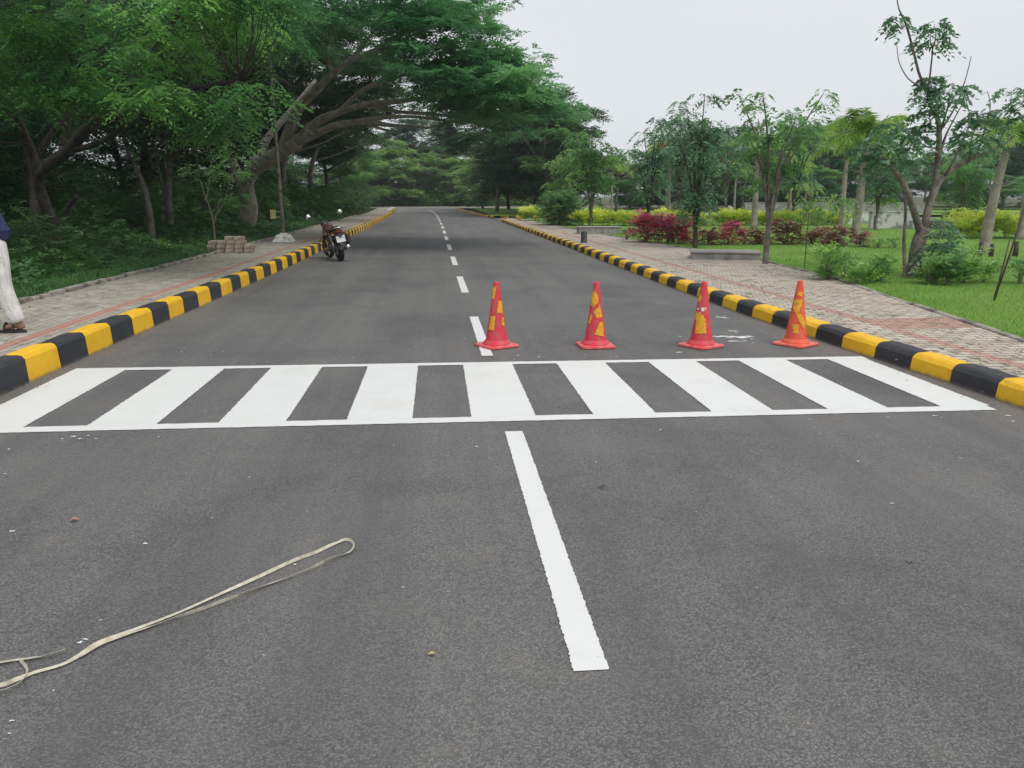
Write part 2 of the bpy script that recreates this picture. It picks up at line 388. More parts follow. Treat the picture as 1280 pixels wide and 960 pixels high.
strip('footpath_left', [(interp(LP, y), y) for y in ys], [(interp(LK, y)-.16, y) for y in ys], .228, M['path_left'])
y2 = [-15+i*.5 for i in range(137)]
strip('footpath_right', [(interp(RK, y)+.16, y) for y in y2], [(interp(RP, y), y) for y in y2], .165, M['path_right'])
strip('lawn', [(interp(RP, y)+.05, y) for y in y2], [(400, y) for y in y2], .158, M['lawn'])
grd('lawn_far', 4.2, 400, 60.6, 98.8, .17, M['lawn'])
strip('woodland_floor', [(-400, y) for y in ys], [(interp(LP, y)-.05, y) for y in ys], .19, M['soil'])
grd('bank', -400, 400, 111.4, 1500, .17, M['earth'])

def kerb_run(name, P, side, start, step=.62, first=0, grey=False, high=False):
    """P: function s->(x,y) base line of the road face; side +1 = kerb body to +normal (left of travel)"""
    mb = MB(); prof = [(0, -.05), (.018, .205), (.038, .238), (.065, .248), (.19, .245), (.19, -.05)] if high else [(0, -.05), (.018, .125), (.045, .158), (.075, .172), (.20, .176), (.20, -.05)]
    s = start; k = first; i0 = 0
    while s < P.end-.01:
        i0 += 1; e = min(start+i0*step+random.uniform(-.025, .025), P.end); jit = random.uniform(-.008, .008); jz = random.uniform(-.006, .006)
        n = 6; rings = []; wob = [(random.gauss(0, .0022), random.gauss(0, .0022)) for _ in range(60)]
        for i in range(n+1):
            q = s+.003+(e-s-.006)*i/n; x, y, nx, ny = P(q)
            rd = .004 if i in (0, n) else 0
            rings.append([(x+nx*side*(a+jit+wob[i*7+c][0]+(rd if c < 4 else 0)), y+ny*side*(a+jit+wob[i*7+c][0]+(rd if c < 4 else 0)), z+(jz+wob[i*7+c][1]-rd if z > 0 else 0)) for c, (a, z) in enumerate(prof)])
        m = len(prof); V = [p for r_ in rings for p in r_]; F = []
        for i in range(n):
            for j in range(m-1):
                q = (i*m+j, i*m+j+1, (i+1)*m+j+1, (i+1)*m+j)
                F.append(q if side < 0 else q[::-1])
        F += [tuple(range(m)), tuple(range((n+1)*m-1, n*m-1, -1))]
        mb.add(V, F, k % 2); s = e; k += 1
    return struct(mb.build(name, [M['kerb_grey']]*2 if grey else [M['kerb_yellow'], M['kerb_black']]))
class Path:
    def __init__(s, pts):
        s.p = [np.array(q, float) for q in pts]; s.c = [0.]
        for a, b in zip(s.p, s.p[1:]): s.c.append(s.c[-1]+float(np.linalg.norm(b-a)))
        s.end = s.c[-1]
    def __call__(s, q):
        for i in range(len(s.p)-1):
            if q <= s.c[i+1] or i == len(s.p)-2:
                t = (q-s.c[i])/(s.c[i+1]-s.c[i]); p = s.p[i]*(1-t)+s.p[i+1]*t; d = s.p[i+1]-s.p[i]; d = d/np.linalg.norm(d)
                return p[0], p[1], -d[1], d[0]
pl = Path([(interp(LK, y), y) for y in [-14.5+i*1.0 for i in range(114)]])
kerb_run('kerb', pl, 1, 7.2+14.5-35*.62, .62, 1, high=True)
pr = Path([(interp(RK, y), y) for y in [-14.5+i*.5 for i in range(134)]]+[(4.3, 52.6), (4.8, 53.1), (5.8, 53.2), (9, 53.2)])
kerb_run('kerb', pr, -1, 6.47+14.5-34*.565, .565, 0)
pf = Path([(14, 60.5), (5.6, 60.5), (4.5, 60.9), (4.0, 61.8)][::1]+[(interp(RK, y), y) for y in range(63, 98, 2)]+[(3, 98.5), (6, 98.8), (30, 98.8)])
kerb_run('kerb', pf, -1, 0, .62, 0)
pe = Path([(-40, 111), (40, 111)]); kerb_run('kerb', pe, 1, 0, .62, 0, True)
grd('footpath_far', -40, 40, 111.2, 114, .195, M['path_right'])
# rough cement edging of the footpaths
def edging(name, tab, y0, y1, wd, h, sgn, z0=.14, miss=0.):
    mb = MB(); y = y0
    while y < y1:
        l = random.uniform(.45, .9)
        if random.random() >= miss:
            x = interp(tab, y+l/2)+sgn*wd/2; x2 = interp(tab, y+l)-interp(tab, y)
            mb.box((x+random.uniform(-.01, .01), y+l/2, z0+h/2+random.uniform(-.012, .008)), (wd, l*.985, h), rz=-math.atan2(x2, l), bev=.012)
        y += l
    return struct(mb.build(name, M['rim']))
edging('path_edging', LP, -3, 60, .10, .12, -1, .165)
edging('path_edging', RP, -3, 52, .09, .075, 1, .11)

# painted markings: sheets with slightly ragged edges
def ragged(mb, x0, x1, y0, y1, z, j=.006, step=.03, sk=0.):
    n = max(2, int((y1-y0)/.013)); V = []
    for i in range(n+1):
        y = y0+(y1-y0)*i/n
        V += [(x0+random.uniform(-j, j)+sk*i/n, y, z), (x1+random.uniform(-j, j)+sk*i/n, y, z)]
    mb.add(V, [(2*i, 2*i+1, 2*i+3, 2*i+2) for i in range(n)])
def ragged_x(mb, x0, x1, f0, f1, z, j=.004, step=.04):
    n = int((x1-x0)/step); V = []
    for i in range(n+1):
        x = x0+(x1-x0)*i/n; V += [(x, f1(x)+random.uniform(-j, j), z), (x, f0(x)+random.uniform(-j, j), z)]
    mb.add(V, [(2*i, 2*i+1, 2*i+3, 2*i+2) for i in range(n)])
mb = MB()
fr = lambda x: 5.595-.008*x; fr2 = lambda x: fr(x)+.135
bk = lambda x: 7.735-.016*x; bk2 = lambda x: bk(x)-.115
ragged_x(mb, -3.44, 4.25, fr, fr2, .0045); ragged_x(mb, -3.44, 4.3, bk2, bk, .0045)
xs = [-3.44]+[q for k in range(8) for q in (-2.95+.914*k, -2.95+.914*k+.435)]+[4.28]
for k in range(9):
    a, b_ = xs[2*k], xs[2*k+1]; ragged(mb, a, b_, fr2(a)-.012, bk2(a)+.012, .0050, .004)
struct(mb.build('zebra_crossing', M['white']))
mb = MB()
def cx(y): return interp([(2, .50), (5.3, .505), (11, .475), (20, .42), (30, .37), (45, .30), (65, .1), (84, -.3), (99, -1.0)], y)
def dash(y0, y1, wd=.115, j=.006):
    n = int((y1-y0)/.012); V = []
    for i in range(n+1):
        y = y0+(y1-y0)*i/n; V += [(cx(y)-wd/2+random.uniform(-j, j), y, .0045), (cx(y)+wd/2+random.uniform(-j, j), y, .0045)]
    mb.add(V, [(2*i, 2*i+1, 2*i+3, 2*i+2) for i in range(n)])
dash(2.43, 5.33, .124, .0035); dash(8.05, 10.8)
dash(-3.2, -.4)
y = 13.6
while y < 97: dash(y, y+2.8, .125, .004); y += 5.55
struct(mb.build('lane_marking', M['white']))

# ------------------------------------------------------------------ foliage
LEAF = {
 'neem':    dict(L=.42, k=5, ll=.34, lw=.42, droop=.65, up=.15),
 'feather': dict(L=.50, k=5, ll=.42, lw=.42, droop=.25, up=.12),
 'mid':     dict(L=.60, k=4, ll=.42, lw=.42, droop=.30, up=.15),
 'far':     dict(L=.75, k=3, ll=.45, lw=.55, droop=.30, up=.2),
 'broad':   dict(L=.50, k=4, ll=.50, lw=.50, droop=.95, up=.35),
 'shrub':   dict(L=.15, k=3, ll=.50, lw=.45, droop=.15, up=.6),
 'croton':  dict(L=.26, k=3, ll=.62, lw=.42, droop=.35, up=.6),
}
def unit(v): return v/(np.linalg.norm(v, axis=1, keepdims=True)+1e-9)
def fronds(P, D, spec, rs, scale=1.0, tone=None):
    n = len(P); k = spec['k']
    L = spec['L']*scale*rs.uniform(.7, 1.25, (n, 1)); D = unit(D)
    Z = np.array([[0, 0, 1.]]); S = unit(np.cross(D, Z)+rs.normal(0, .25, (n, 3))); Nn = unit(np.cross(S, D))
    Q = []; T = []
    if tone is None: tone = rs.uniform(0, 1, n)
    for i in range(k+1):
        last = i == k
        t = (i+.6)/(k+.3) if not last else 1.0
        c = P+D*L*t-Z*spec['droop']*L*t*t
        pr = math.sin(math.pi*(.18+.66*t))
        for s in ((1, -1) if not last else (0,)):
            d = unit(S*s*.9+D*(.45 if s else 1)-Z*spec['droop']*(.35+.5*t)+rs.normal(0, .14, (n, 3)))
            l = L*spec['ll']*pr*rs.uniform(.8, 1.15, (n, 1)) if s else L*spec['ll']*.8
            wv = unit(np.cross(d, Nn)+rs.normal(0, .12, (n, 3)))*l*spec['lw']*.5
            m = c+d*l*.45
            Q.append(np.stack([c, m+wv, c+d*l, m-wv], 1)); T.append(np.clip(tone+rs.normal(0, .08, n), 0, 1))
    return np.concatenate(Q).reshape(-1, 3), np.concatenate(T)
def clump_fronds(C, rad, per, spec, rs, scale=1.0, flat=.45, tones=None):
    """leaf sprays radiating from clump centres"""
    n = len(C); idx = np.repeat(np.arange(n), per); m = len(idx)
    az = rs.uniform(0, 2*np.pi, m); rr = np.sqrt(rs.uniform(0, 1, m))*np.repeat(rad, per)
    el = rs.normal(0, 1, m)*flat*np.repeat(rad, per)*.45
    D = np.stack([np.cos(az), np.sin(az), rs.normal(spec['up'], .25, m)], 1)
    off = np.stack([np.cos(az)*rr, np.sin(az)*rr, el-(rr**2)*.25/np.repeat(rad, per)], 1)
    base = rs.uniform(.15, .8, n) if tones is None else tones
    return fronds(C[idx]+off*.85, D, spec, rs, scale, np.clip(np.repeat(base, per)+rs.normal(0, .13, m), 0, 1))
def pads(C, m, r, rs, dome=.35):
    """break a list of bough centres into flat domed layers of leaf clumps"""
    C = np.asarray(C); n = len(C); a = rs.uniform(0, 6.283, n*m); k = np.sqrt(rs.uniform(0, 1, n*m)); rr = np.repeat(r*rs.uniform(.7, 1.25, n), m)
    P = np.repeat(C, m, 0); P = P+np.stack([np.cos(a)*k*rr, np.sin(a)*k*rr, -dome*k*k*rr+rs.normal(0, .07, n*m)*rr], 1)
    return P, np.clip(np.repeat(rs.uniform(0, .75, n), m)+rs.normal(.05, .08, n*m), 0, 1)
def in_poly(x, y, poly):
    c = False; j = len(poly)-1
    for i in range(len(poly)):
        if (poly[i][1] > y) != (poly[j][1] > y) and x < (poly[j][0]-poly[i][0])*(y-poly[i][1])/(poly[j][1]-poly[i][1])+poly[i][0]: c = not c
        j = i
    return c
def poly_clumps(poly, Y0, Y1, n, rs, gaps=()):
    xs_ = [p[0] for p in poly]; ys_ = [p[1] for p in poly]; o = []; tries = 0
    while len(o) < n and tries < 40*n:
        tries += 1
        x = rs.uniform(min(xs_), max(xs_)); y = rs.uniform(min(ys_), max(ys_))
        if not in_poly(x, y, poly): continue
        if any(((x-g[0])/g[2])**2+((y-g[1])/g[3])**2 < 1 for g in gaps): continue
        o.append(atY(x, y, rs.uniform(Y0, Y1)))
    return np.array(o)
def add_twigs(mb, skel, C, rs, r0=.03, n=5, pull=.35, every=1, maxr=None):
    sk = np.array([q[0] for q in skel]); rd = np.array([q[1] for q in skel])
    for c in C[::every]:
        d = sk-c; cost = np.linalg.norm(d, axis=1)+np.maximum(0, d[:, 2])*1.5
        i = int(np.argmin(cost)); a = sk[i]; L = np.linalg.norm(c-a)
        if L < .15 or (maxr and L > maxr): continue
        mid = (a+c)/2+np.array([0, 0, -L*.10])+rs.normal(0, .06*L, 3)
        r = min(max(rd[i]*.45, .012), r0)
        p, q = smooth_path([a, mid, c], [r, r*.65, r*.25], 3)
        mb.tube(p, q, n, rough=.1, cap=False)
def make_tree(name, label, cat, base, limbs, C, crad, per, spec, lmat, bmat, rs, scale=1., flat=.45, group=None, twig=.03, extra=None, tones=None, tw_every=1, sides=9):
    root = empty(name, base); tag(root, label, cat, group)
    mb = MB(); skel = []
    for pts, rad in limbs:
        p, q = smooth_path(pts, rad, 4); mb.tube(p, q, sides if max(rad) > .05 else 6, rough=.07); skel += list(zip(p, q))
    if len(C):
        add_twigs(mb, skel, np.array(C), rs, twig, every=tw_every, maxr=2.2)
        V, T = clump_fronds(np.array(C), np.asarray(crad)*np.ones(len(C)), per, LEAF[spec], rs, scale, flat, tones)
        np_mesh('crown', V, 4, M[lmat], root, T, off=base)
    mb.build('trunk', M[bmat], root, off=base)
    return root
def px_limb(pts, Y, radii):
    return ([atY(p[0], p[1], (Y if len(p) < 3 else p[2])) for p in pts], radii)
def copy_thing(src, loc, rz, sc, label, group=None):
    c = src.copy(); COL.objects.link(c); c.location = loc; c.rotation_euler = (0, 0, rz)
    c.scale = (sc, sc, sc) if not hasattr(sc, '__len__') else sc
    c['label'] = label
    if group: c['group'] = group
    for ch in list(src.children):
        d = ch.copy(); COL.objects.link(d); d.parent = c
    return c

# ------------------------------------------------------------------ damp air: far things fade to pale blue
mb = MB(); mb.box((0, 690, 9.0), (1900, 1500, 20.0)); hz = mb.build('haze', bpy.data.materials.new('haze')); tag(hz, kind='stuff')
hm = hz.data.materials[0]; hm.use_nodes = True; t = hm.node_tree; t.nodes.clear()
vo = t.nodes.new('ShaderNodeVolumePrincipled'); vo.inputs['Color'].default_value = (.86, .93, 1.0, 1); vo.inputs['Density'].default_value = .00055
t.links.new(vo.outputs[0], t.nodes.new('ShaderNodeOutputMaterial').inputs['Volume'])

# ------------------------------------------------------------------ woodland on the left
rs = np.random.RandomState(3)
# the great leaning tree that arches over the road
b = (-7.3, 31.0, .1)
def B(x, y, Y): return atY(x, y, Y)
limbs = [
 ([(-7.35, 31, -.1), B(312, 262, 31), B(307, 228, 30.6), B(324, 207, 30.2), B(352, 190, 29.8), B(372, 177, 29.5)], [.40, .31, .29, .27, .25, .23]),
 ([B(372, 177, 29.5), B(397, 166, 29), B(423, 156, 28.6), B(454, 153, 28.2), B(493, 157, 27.6), B(540, 160, 27)], [.17, .14, .12, .09, .06, .03]),
 ([B(366, 180, 29.5), B(397, 152, 29.6), B(423, 141, 29.4), B(454, 131, 29), B(493, 127, 28.6), B(535, 124, 28), B(585, 136, 27.4), B(640, 150, 27)], [.17, .14, .12, .10, .085, .07, .045, .02]),
 ([B(352, 188, 29.8), B(366, 149, 29.4), B(378, 130, 29), B(397, 112, 28.6), B(414, 93, 28.2), B(437, 76, 27.8), B(459, 50, 27.2), B(480, 20, 26.6)], [.18, .16, .145, .13, .11, .08, .055, .03]),
 ([B(309, 230, 30.6), B(320, 200, 31.4), B(335, 172, 32), B(362, 140, 32.5), B(395, 100, 33)], [.20, .17, .14, .11, .06]),
 ([B(414, 93, 28.2), B(411, 65, 28.4), B(420, 30, 28.6), B(425, -20, 28.6)], [.08, .06, .05, .03]),
 ([B(437, 76, 27.8), B(470, 62, 27.2), B(510, 40, 26.5), B(560, 30, 26)], [.09, .07, .05, .03]),
 ([B(423, 141, 29.4), B(455, 112, 29), B(500, 95, 28.5), B(560, 85, 27.6), B(620, 90, 27)], [.09, .08, .06, .05, .03]),
 ([B(454, 131, 29), B(500, 140, 29), B(560, 145, 28.6), B(630, 165, 28)], [.08, .06, .05, .03]),
 ([B(423, 156, 28.6), B(470, 148, 28), B(520, 146, 27.6), B(580, 155, 27)], [.09, .07, .05, .03]),
 ([B(454, 153, 28.2), B(480, 162, 27.8), B(505, 166, 27.4)], [.06, .04, .02]),
 ([B(307, 240, 30.8), B(290, 200, 31), B(270, 150, 31), B(260, 90, 31)], [.2, .15, .11, .07]),
]
poly = [(340, -150), (590, -130), (596, -5), (622, 30), (640, 55), (664, 88), (682, 112), (676, 150), (650, 170), (610, 160), (575, 128), (545, 108), (520, 88), (500, 52), (465, 26), (425, 30), (395, 55), (352, 80), (335, 30)]
g = [(512, 80, 24, 12), (566, 40, 10, 8), (560, 90, 22, 8), (590, 12, 8, 8)]
C = poly_clumps(poly, 23, 31, 62, rs, g)
C2 = poly_clumps([(470, -5), (598, 0), (676, 105), (676, 140), (610, 150), (560, 118), (500, 60)], 23, 29, 46, rs, g)
C, tn = pads(np.concatenate([C, C2]), 5, 1.15, rs, .3)
make_tree('arching_tree', 'huge leaning tree with pale branching trunk arching out over the road', 'tree', b, limbs, C, rs.uniform(.4, .65, len(C)), 26, 'feather', 'leaf_feather', 'bark_pale', rs, .80, .30, twig=.020, sides=11, tw_every=2, tones=tn)

# near neem-like tree, bright foliage at the upper left
b = (-8.7, 19.1, .1)
limbs = [
 ([(-8.75, 19.1, -.1), B(68, 290, 19.1), B(56, 255, 19), B(48, 225, 18.8), B(62, 205, 18.4)], [.17, .135, .12, .11, .10]),
 ([B(48, 225, 18.8), B(40, 190, 18.6), B(20, 140, 18), B(0, 60, 17.5)], [.11, .09, .07, .05]),
 ([B(60, 207, 18.4), B(85, 188, 18), B(110, 160, 17.5), B(140, 138, 17), B(190, 130, 16.2), B(250, 110, 15.5), B(300, 100, 15)], [.13, .12, .11, .09, .07, .05, .03]),
 ([B(85, 188, 18), B(120, 180, 17.4), B(170, 150, 16.6)], [.07, .06, .03]),
 ([B(85, 188, 18), B(82, 130, 17.8), B(90, 60, 17.4), B(130, -60, 17)], [.10, .09, .07, .04]),
 ([B(140, 138, 17), B(180, 80, 16.5), B(220, 20, 16), B(260, -80, 15.6)], [.07, .06, .05, .03]),
]
poly = [(-150, -90), (330, -110), (335, 30), (328, 75), (330, 110), (318, 122), (295, 115), (262, 150), (235, 165), (215, 165), (200, 160), (176, 122), (130, 110), (90, 96), (60, 118), (20, 110), (-150, 150)]
g = [(118, 140, 34, 26), (262, 28, 14, 9)]
C, tn = pads(poly_clumps(poly, 13.5, 18, 84, rs, g), 6, .50, rs, .9)
near_tree = make_tree('leafy_tree', 'near bright green fine-leaved tree spreading over the left footpath', 'tree', b, limbs, C, rs.uniform(.18, .32, len(C)), 15, 'neem', 'leaf_neem', 'bark_dark', rs, .80, .9, twig=.012, tw_every=2, tones=tn)

# a darker tree left of it, its trunk just behind, leaves hanging low at the edge of the picture
b = (-9.9, 20.6, .1)
limbs = [([(-9.9, 20.6, -.1), B(44, 262, 20.6), B(38, 200, 20.8), B(20, 130, 21), B(-20, 40, 21.5)], [.15, .13, .11, .08, .05]),
         ([B(38, 205, 20.8), B(70, 160, 21), B(120, 120, 21.5)], [.10, .07, .04]),
         ([(-9.4, 20.4, -.1), B(78, 285, 20.4), B(84, 262, 20.3), B(96, 245, 20)], [.09, .07, .06, .04])]
C = poly_clumps([(-160, -100), (75, -60), (78, 100), (60, 190), (30, 225), (-20, 230), (-160, 250)], 19.5, 25, 120, rs, [(8, 182, 7, 12)])
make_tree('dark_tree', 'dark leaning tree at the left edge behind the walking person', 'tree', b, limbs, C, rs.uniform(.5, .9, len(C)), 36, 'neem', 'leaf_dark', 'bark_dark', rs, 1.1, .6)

# slim trunks in the undergrowth
def slim(name, label, x, Y, pts, poly, n, lm, bm='bark', r=.11, spec='mid', sc=.8, cr_=(.6, 1.0), g=(), per=26, dY=2.5, group=None, extra=()):
    b0 = B(pts[0][0], pts[0][1], Y)
    base = (b0[0], Y, .1)
    P = [(b0[0], Y, -.1)]+[B(q[0], q[1], Y+(q[2] if len(q) > 2 else 0)) for q in pts[1:]]
    rad = [r*(1-.7*i/(len(P)-1)) for i in range(len(P))]
    L = [(P, rad)]
    for ex in extra:
        PP = [B(q[0], q[1], Y+(q[2] if len(q) > 2 else 0)) for q in ex]
        L.append((PP, [r*.5*(1-.75*i/(len(PP)-1)) for i in range(len(PP))]))
    C = poly_clumps(poly, Y-dY, Y+dY, n, rs, g) if n else []
    return make_tree(name, label, 'tree', base, L, C, rs.uniform(cr_[0], cr_[1], n) if n else [], per, spec, lm, bm, rs, sc, .5, group)
slim('slender_tree', 'straight dark trunk with a lean, left of the paired trunks in the thicket', 186, 24, [(190, 285), (184, 250), (172, 215), (160, 190), (150, 150)], [(120, 20), (250, -10), (260, 120), (215, 176), (170, 170), (150, 140)], 60, 'leaf_dark', r=.115)
slim('slender_tree', 'paired upright trunks in the thicket, right of the leaning slim trunk', 212, 26, [(212, 285), (211, 240), (213, 190), (216, 140), (225, 60)], [(200, 0), (320, -20), (330, 130), (300, 205), (250, 190), (205, 160)], 80, 'leaf_dark', r=.12, extra=[[(203, 282), (204, 240), (196, 200), (190, 160)]])
slim('sapling', 'thin forked sapling in front of the arching tree trunk, beside the block pile', 267, 21.5, [(268, 300), (266, 275), (258, 250), (250, 225)], [(236, 190), (300, 180), (306, 235), (280, 250), (240, 230)], 9, 'leaf_mid', r=.036, spec='neem', sc=.8, cr_=(.25, .5), per=12, dY=.8, bm='bark', extra=[[(266, 275), (280, 252), (288, 222)], [(266, 285), (272, 262), (276, 240)], [(258, 250), (262, 225), (264, 200)]])

# ------------------------------------------------------------------ generic woodland trees, built once at the origin and copied
def generic(name, label, cat, h, rad, n, per, spec, lm, bm, seed, low=.25, lean=0., sc=1., crad=(.8, 1.3), tr=.2, loc=(0, 0, 0), shape='round', group=None):
    q = np.random.RandomState(seed)
    root = empty(name, (0, 0, 0)); tag(root, label, cat, group)
    mb = MB(); skel = []
    top = (lean*h*.3, 0, h*.8)
    p, r = smooth_path([(0, 0, -.3), (q.normal(0, .15), q.normal(0, .15), h*.25), (lean*h*.15+q.normal(0, .2), q.normal(0, .2), h*.5), top], [tr, tr*.75, tr*.5, tr*.15], 4)
    mb.tube(p, r, 8, rough=.08); skel += list(zip(p, r))
    for i in range(8):
        k = q.randint(5, 10); a = q.uniform(0, 6.28); l = rad*q.uniform(.6, .95)
        s = p[min(k, len(p)-1)]; e = s+np.array([math.cos(a)*l, math.sin(a)*l, q.uniform(.1, .35)*h])
        pp, rr = smooth_path([s, (s+e)/2+np.array([0, 0, -.2]), e], [tr*.4, tr*.25, tr*.08], 3); mb.tube(pp, rr, 6, rough=.1); skel += list(zip(pp, rr))
    C = []
    zc = h*(low+1)/2; hz = h*(1-low)/2
    while len(C) < n:
        v = q.normal(0, 1, 3); v /= np.linalg.norm(v); t = q.uniform(.25, 1)**.45
        wob = 1+.22*math.sin(3*math.atan2(v[1], v[0])+seed)+.15*math.sin(5*v[2]+seed*2)
        c = np.array([v[0]*rad*t*wob+lean*h*.3*(.5+v[2]*.3), v[1]*rad*t*wob, zc+v[2]*hz*t])
        if shape == 'umbrella' and c[2] < h*.55: continue
        C.append(c)
    C, tn = pads(np.array(C)[::4], 4, rad*.26, q, .4); cr_ = q.uniform(crad[0], crad[1], len(C))*.62
    add_twigs(mb, skel, C, q, .035, 4, every=3)
    V, T = clump_fronds(C, cr_, per, LEAF[spec], q, sc*.9, .45, tn)
    np_mesh('crown', V, 4, M[lm], root, T)
    mb.build('trunk', M[bm], root)
    root.location = loc
    return root
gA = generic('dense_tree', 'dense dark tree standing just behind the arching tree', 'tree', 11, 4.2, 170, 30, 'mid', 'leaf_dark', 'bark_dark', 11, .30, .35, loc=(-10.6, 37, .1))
gB = generic('woodland_tree', 'mid green tree in the wood behind the slim trunks', 'tree', 10, 3.6, 140, 28, 'mid', 'leaf_mid', 'bark', 12, .22, .1, loc=(-16, 33, .1))
gC = generic('spreading_tree', 'broad feathery tree reaching over the road beyond the arching tree', 'tree', 11.5, 5.0, 170, 28, 'feather', 'leaf_dark', 'bark', 13, .42, .55, sc=1.4, loc=(-7.8, 44, .1))  # darker leaf colour paints in the shade seen beneath the arching tree
gD = generic('distant_tree', 'round dark tree by the side road turning, nearest the dark green bush', 'tree', 11, 4.2, 260, 26, 'far', 'leaf_dark', 'bark_dark', 14, .10, 0, loc=(7.9, 66, .1))
gE = generic('pale_tree', 'pale green bushy tree at the far end of the road', 'tree', 7.5, 3.4, 120, 26, 'far', 'leaf_light', 'bark_pale', 15, .06, 0, loc=(2.5, 118, .1))
GR = 'trees of the roadside wood'
for s_, loc, rz, sc, lab in [
 (gA, (-9.2, 49, .1), 1.0, 1.05, 'dark tree in deep shade second along the left of the road'),
 (gC, (-8.3, 57, .1), .3, 1.05, 'broad tree hanging over the left kerb midway along the road'),
 (gA, (-9.0, 68, .1), -.5, 1.0, 'dark tree at the left of the road before the bend'),
 (gB, (-9.0, 79, .1), 0, 1.05, 'rounded green tree at the left near the far bend'),
 (gB, (-9.4, 92, .1), 2, 1.0, 'last tall tree on the left before the cross road'),
 (gA, (-14.5, 43, .1), 2.2, 1.1, None), (gB, (-19, 24, .1), 1.2, .85, None), (gA, (-22, 36, .1), 3.0, 1.1, None),
 (gB, (-17, 47, .1), 4.2, 1.1, None), (gB, (-14.5, 56, .1), .7, 1.15, None), (gA, (-15, 66, .1), 5.2, 1.1, None),
 (gB, (-16, 80, .1), 2.7, 1.2, None), (gA, (-28, 52, .1), 1.7, 1.2, None), (gB, (-22, 15, .1), 3.4, .9, None), (gA, (-26, 26, .1), .4, .95, None),
 (gA, (-34, 30, .1), .3, 1.1, None), (gB, (-38, 45, .1), 1.3, 1.3, None), (gA, (-30, 62, .1), 2.3, 1.2, None), (gB, (-26, 78, .1), 3.3, 1.4, None), (gA, (-13, 40, .1), 4.3, 1.05, None), (gA, (-12.5, 50, .1), 5.3, 1.0, None), (gB, (-30, 20, .1), 2.8, 1.1, None), (gA, (-13.6, 31, .1), 4.0, .95, None), (gB, (-30, 40, .1), 5.0, 1.2, None)]:
    copy_thing(s_, loc, rz, sc, lab or 'tall tree deep in the shaded wood on the left', GR)
GF = 'trees around the far end of the road'
for s_, loc, rz, sc, lab in [
 (gD, (10.2, 75, .1), 1.2, 1.0, 'round dark tree behind the side road corner, tallest of the dark group'),
 (gC, (5.6, 76, .1), 2.9, .95, 'feathery tree meeting the wood over the far road from the right'),
 (gD, (7.8, 88, .1), 2.5, 1.0, None), (gD, (13.6, 84, .1), 4, .85, None), (gB, (8.6, 62.5, .1), 4, .92, None), (gE, (5.5, 97, .1), .5, .9, 'smaller bushy tree at the right where the road bends away'),
 (gE, (-3, 114.8, .1), .2, .8, None), (gE, (2.6, 115, .1), 3.2, .75, None), (gE, (-6, 116, .1), 2.2, 1.2, None), (gB, (.5, 124, .1), 4.2, 1.25, None), (gE, (-.6, 117, .1), 5.2, 1.0, None), (gC, (-1, 127, .1), 4.2, 1.2, None),
 (gE, (-3.5, 121, .1), 1.5, .85, 'low pale tree just left of the road end'), (gE, (-9, 119, .1), 2.5, 1.0, None), (gE, (7.5, 124, .1), 3.5, 1.15, None),
 (gB, (-2, 132, .1), 0, .95, None), (gB, (6, 138, .1), 1, 1.1, None), (gD, (-10, 134, .1), 2, 1.1, None), (gE, (-14, 104+14, .1), 4, 1.1, None), (gE, (13, 119, .1), 5, 1.1, None),
 (gD, (14, 133, .1), 3, 1.1, None), (gB, (-18, 100, .1), 3, 1.1, None)]:
    copy_thing(s_, loc, rz, sc, lab or 'hazy tree closing the view beyond the far end of the road', GF)
# dark belt of trees behind the park
gF = generic('park_belt_tree', 'dark rounded tree in the belt behind the park, right of the three-trunked tree', 'tree', 9.5, 4.4, 240, 24, 'far', 'leaf_blue', 'bark_dark', 21, .05, 0, loc=(35.5, 84, .1))
gG = generic('park_belt_tree', 'lighter feathery tree in the park belt behind the yellow hedge', 'tree', 8.5, 4.0, 130, 24, 'far', 'leaf_mid', 'bark_pale', 22, .12, 0, loc=(25.5, 76, .1))
k = 0
for (px, Y, h, s_) in [(772, 74, 185, gG), (790, 96, 192, gF), (812, 88, 196, gF), (838, 104, 176, gF), (868, 92, 168, gF), (893, 84, 186, gG), (920, 100, 176, gF), (952, 94, 172, gF), (985, 104, 160, gF),
                       (1012, 86, 134, gF), (1060, 98, 160, gF), (1092, 86, 152, gG), (1128, 96, 176, gF), (1165, 84, 180, gG), (1200, 98, 196, gG), (1235, 84, 170, gF), (1268, 96, 150, gG), (1310, 84, 140, gF), (1350, 92, 150, gG), (1240, 66, 205, gG), (930, 74, 205, gG), (1000, 76, 200, gG)]:
    p = atY(px, h, Y); hh = (p[2]-.1)/(9.5 if s_ is gF else 8.5)
    copy_thing(s_, (p[0], Y, .1), k*1.37, (max(.8, hh)*random.uniform(.9, 1.1), max(.8, hh), hh), 'bluish green tree in the dense belt behind the park', 'tree belt behind the park'); k += 1

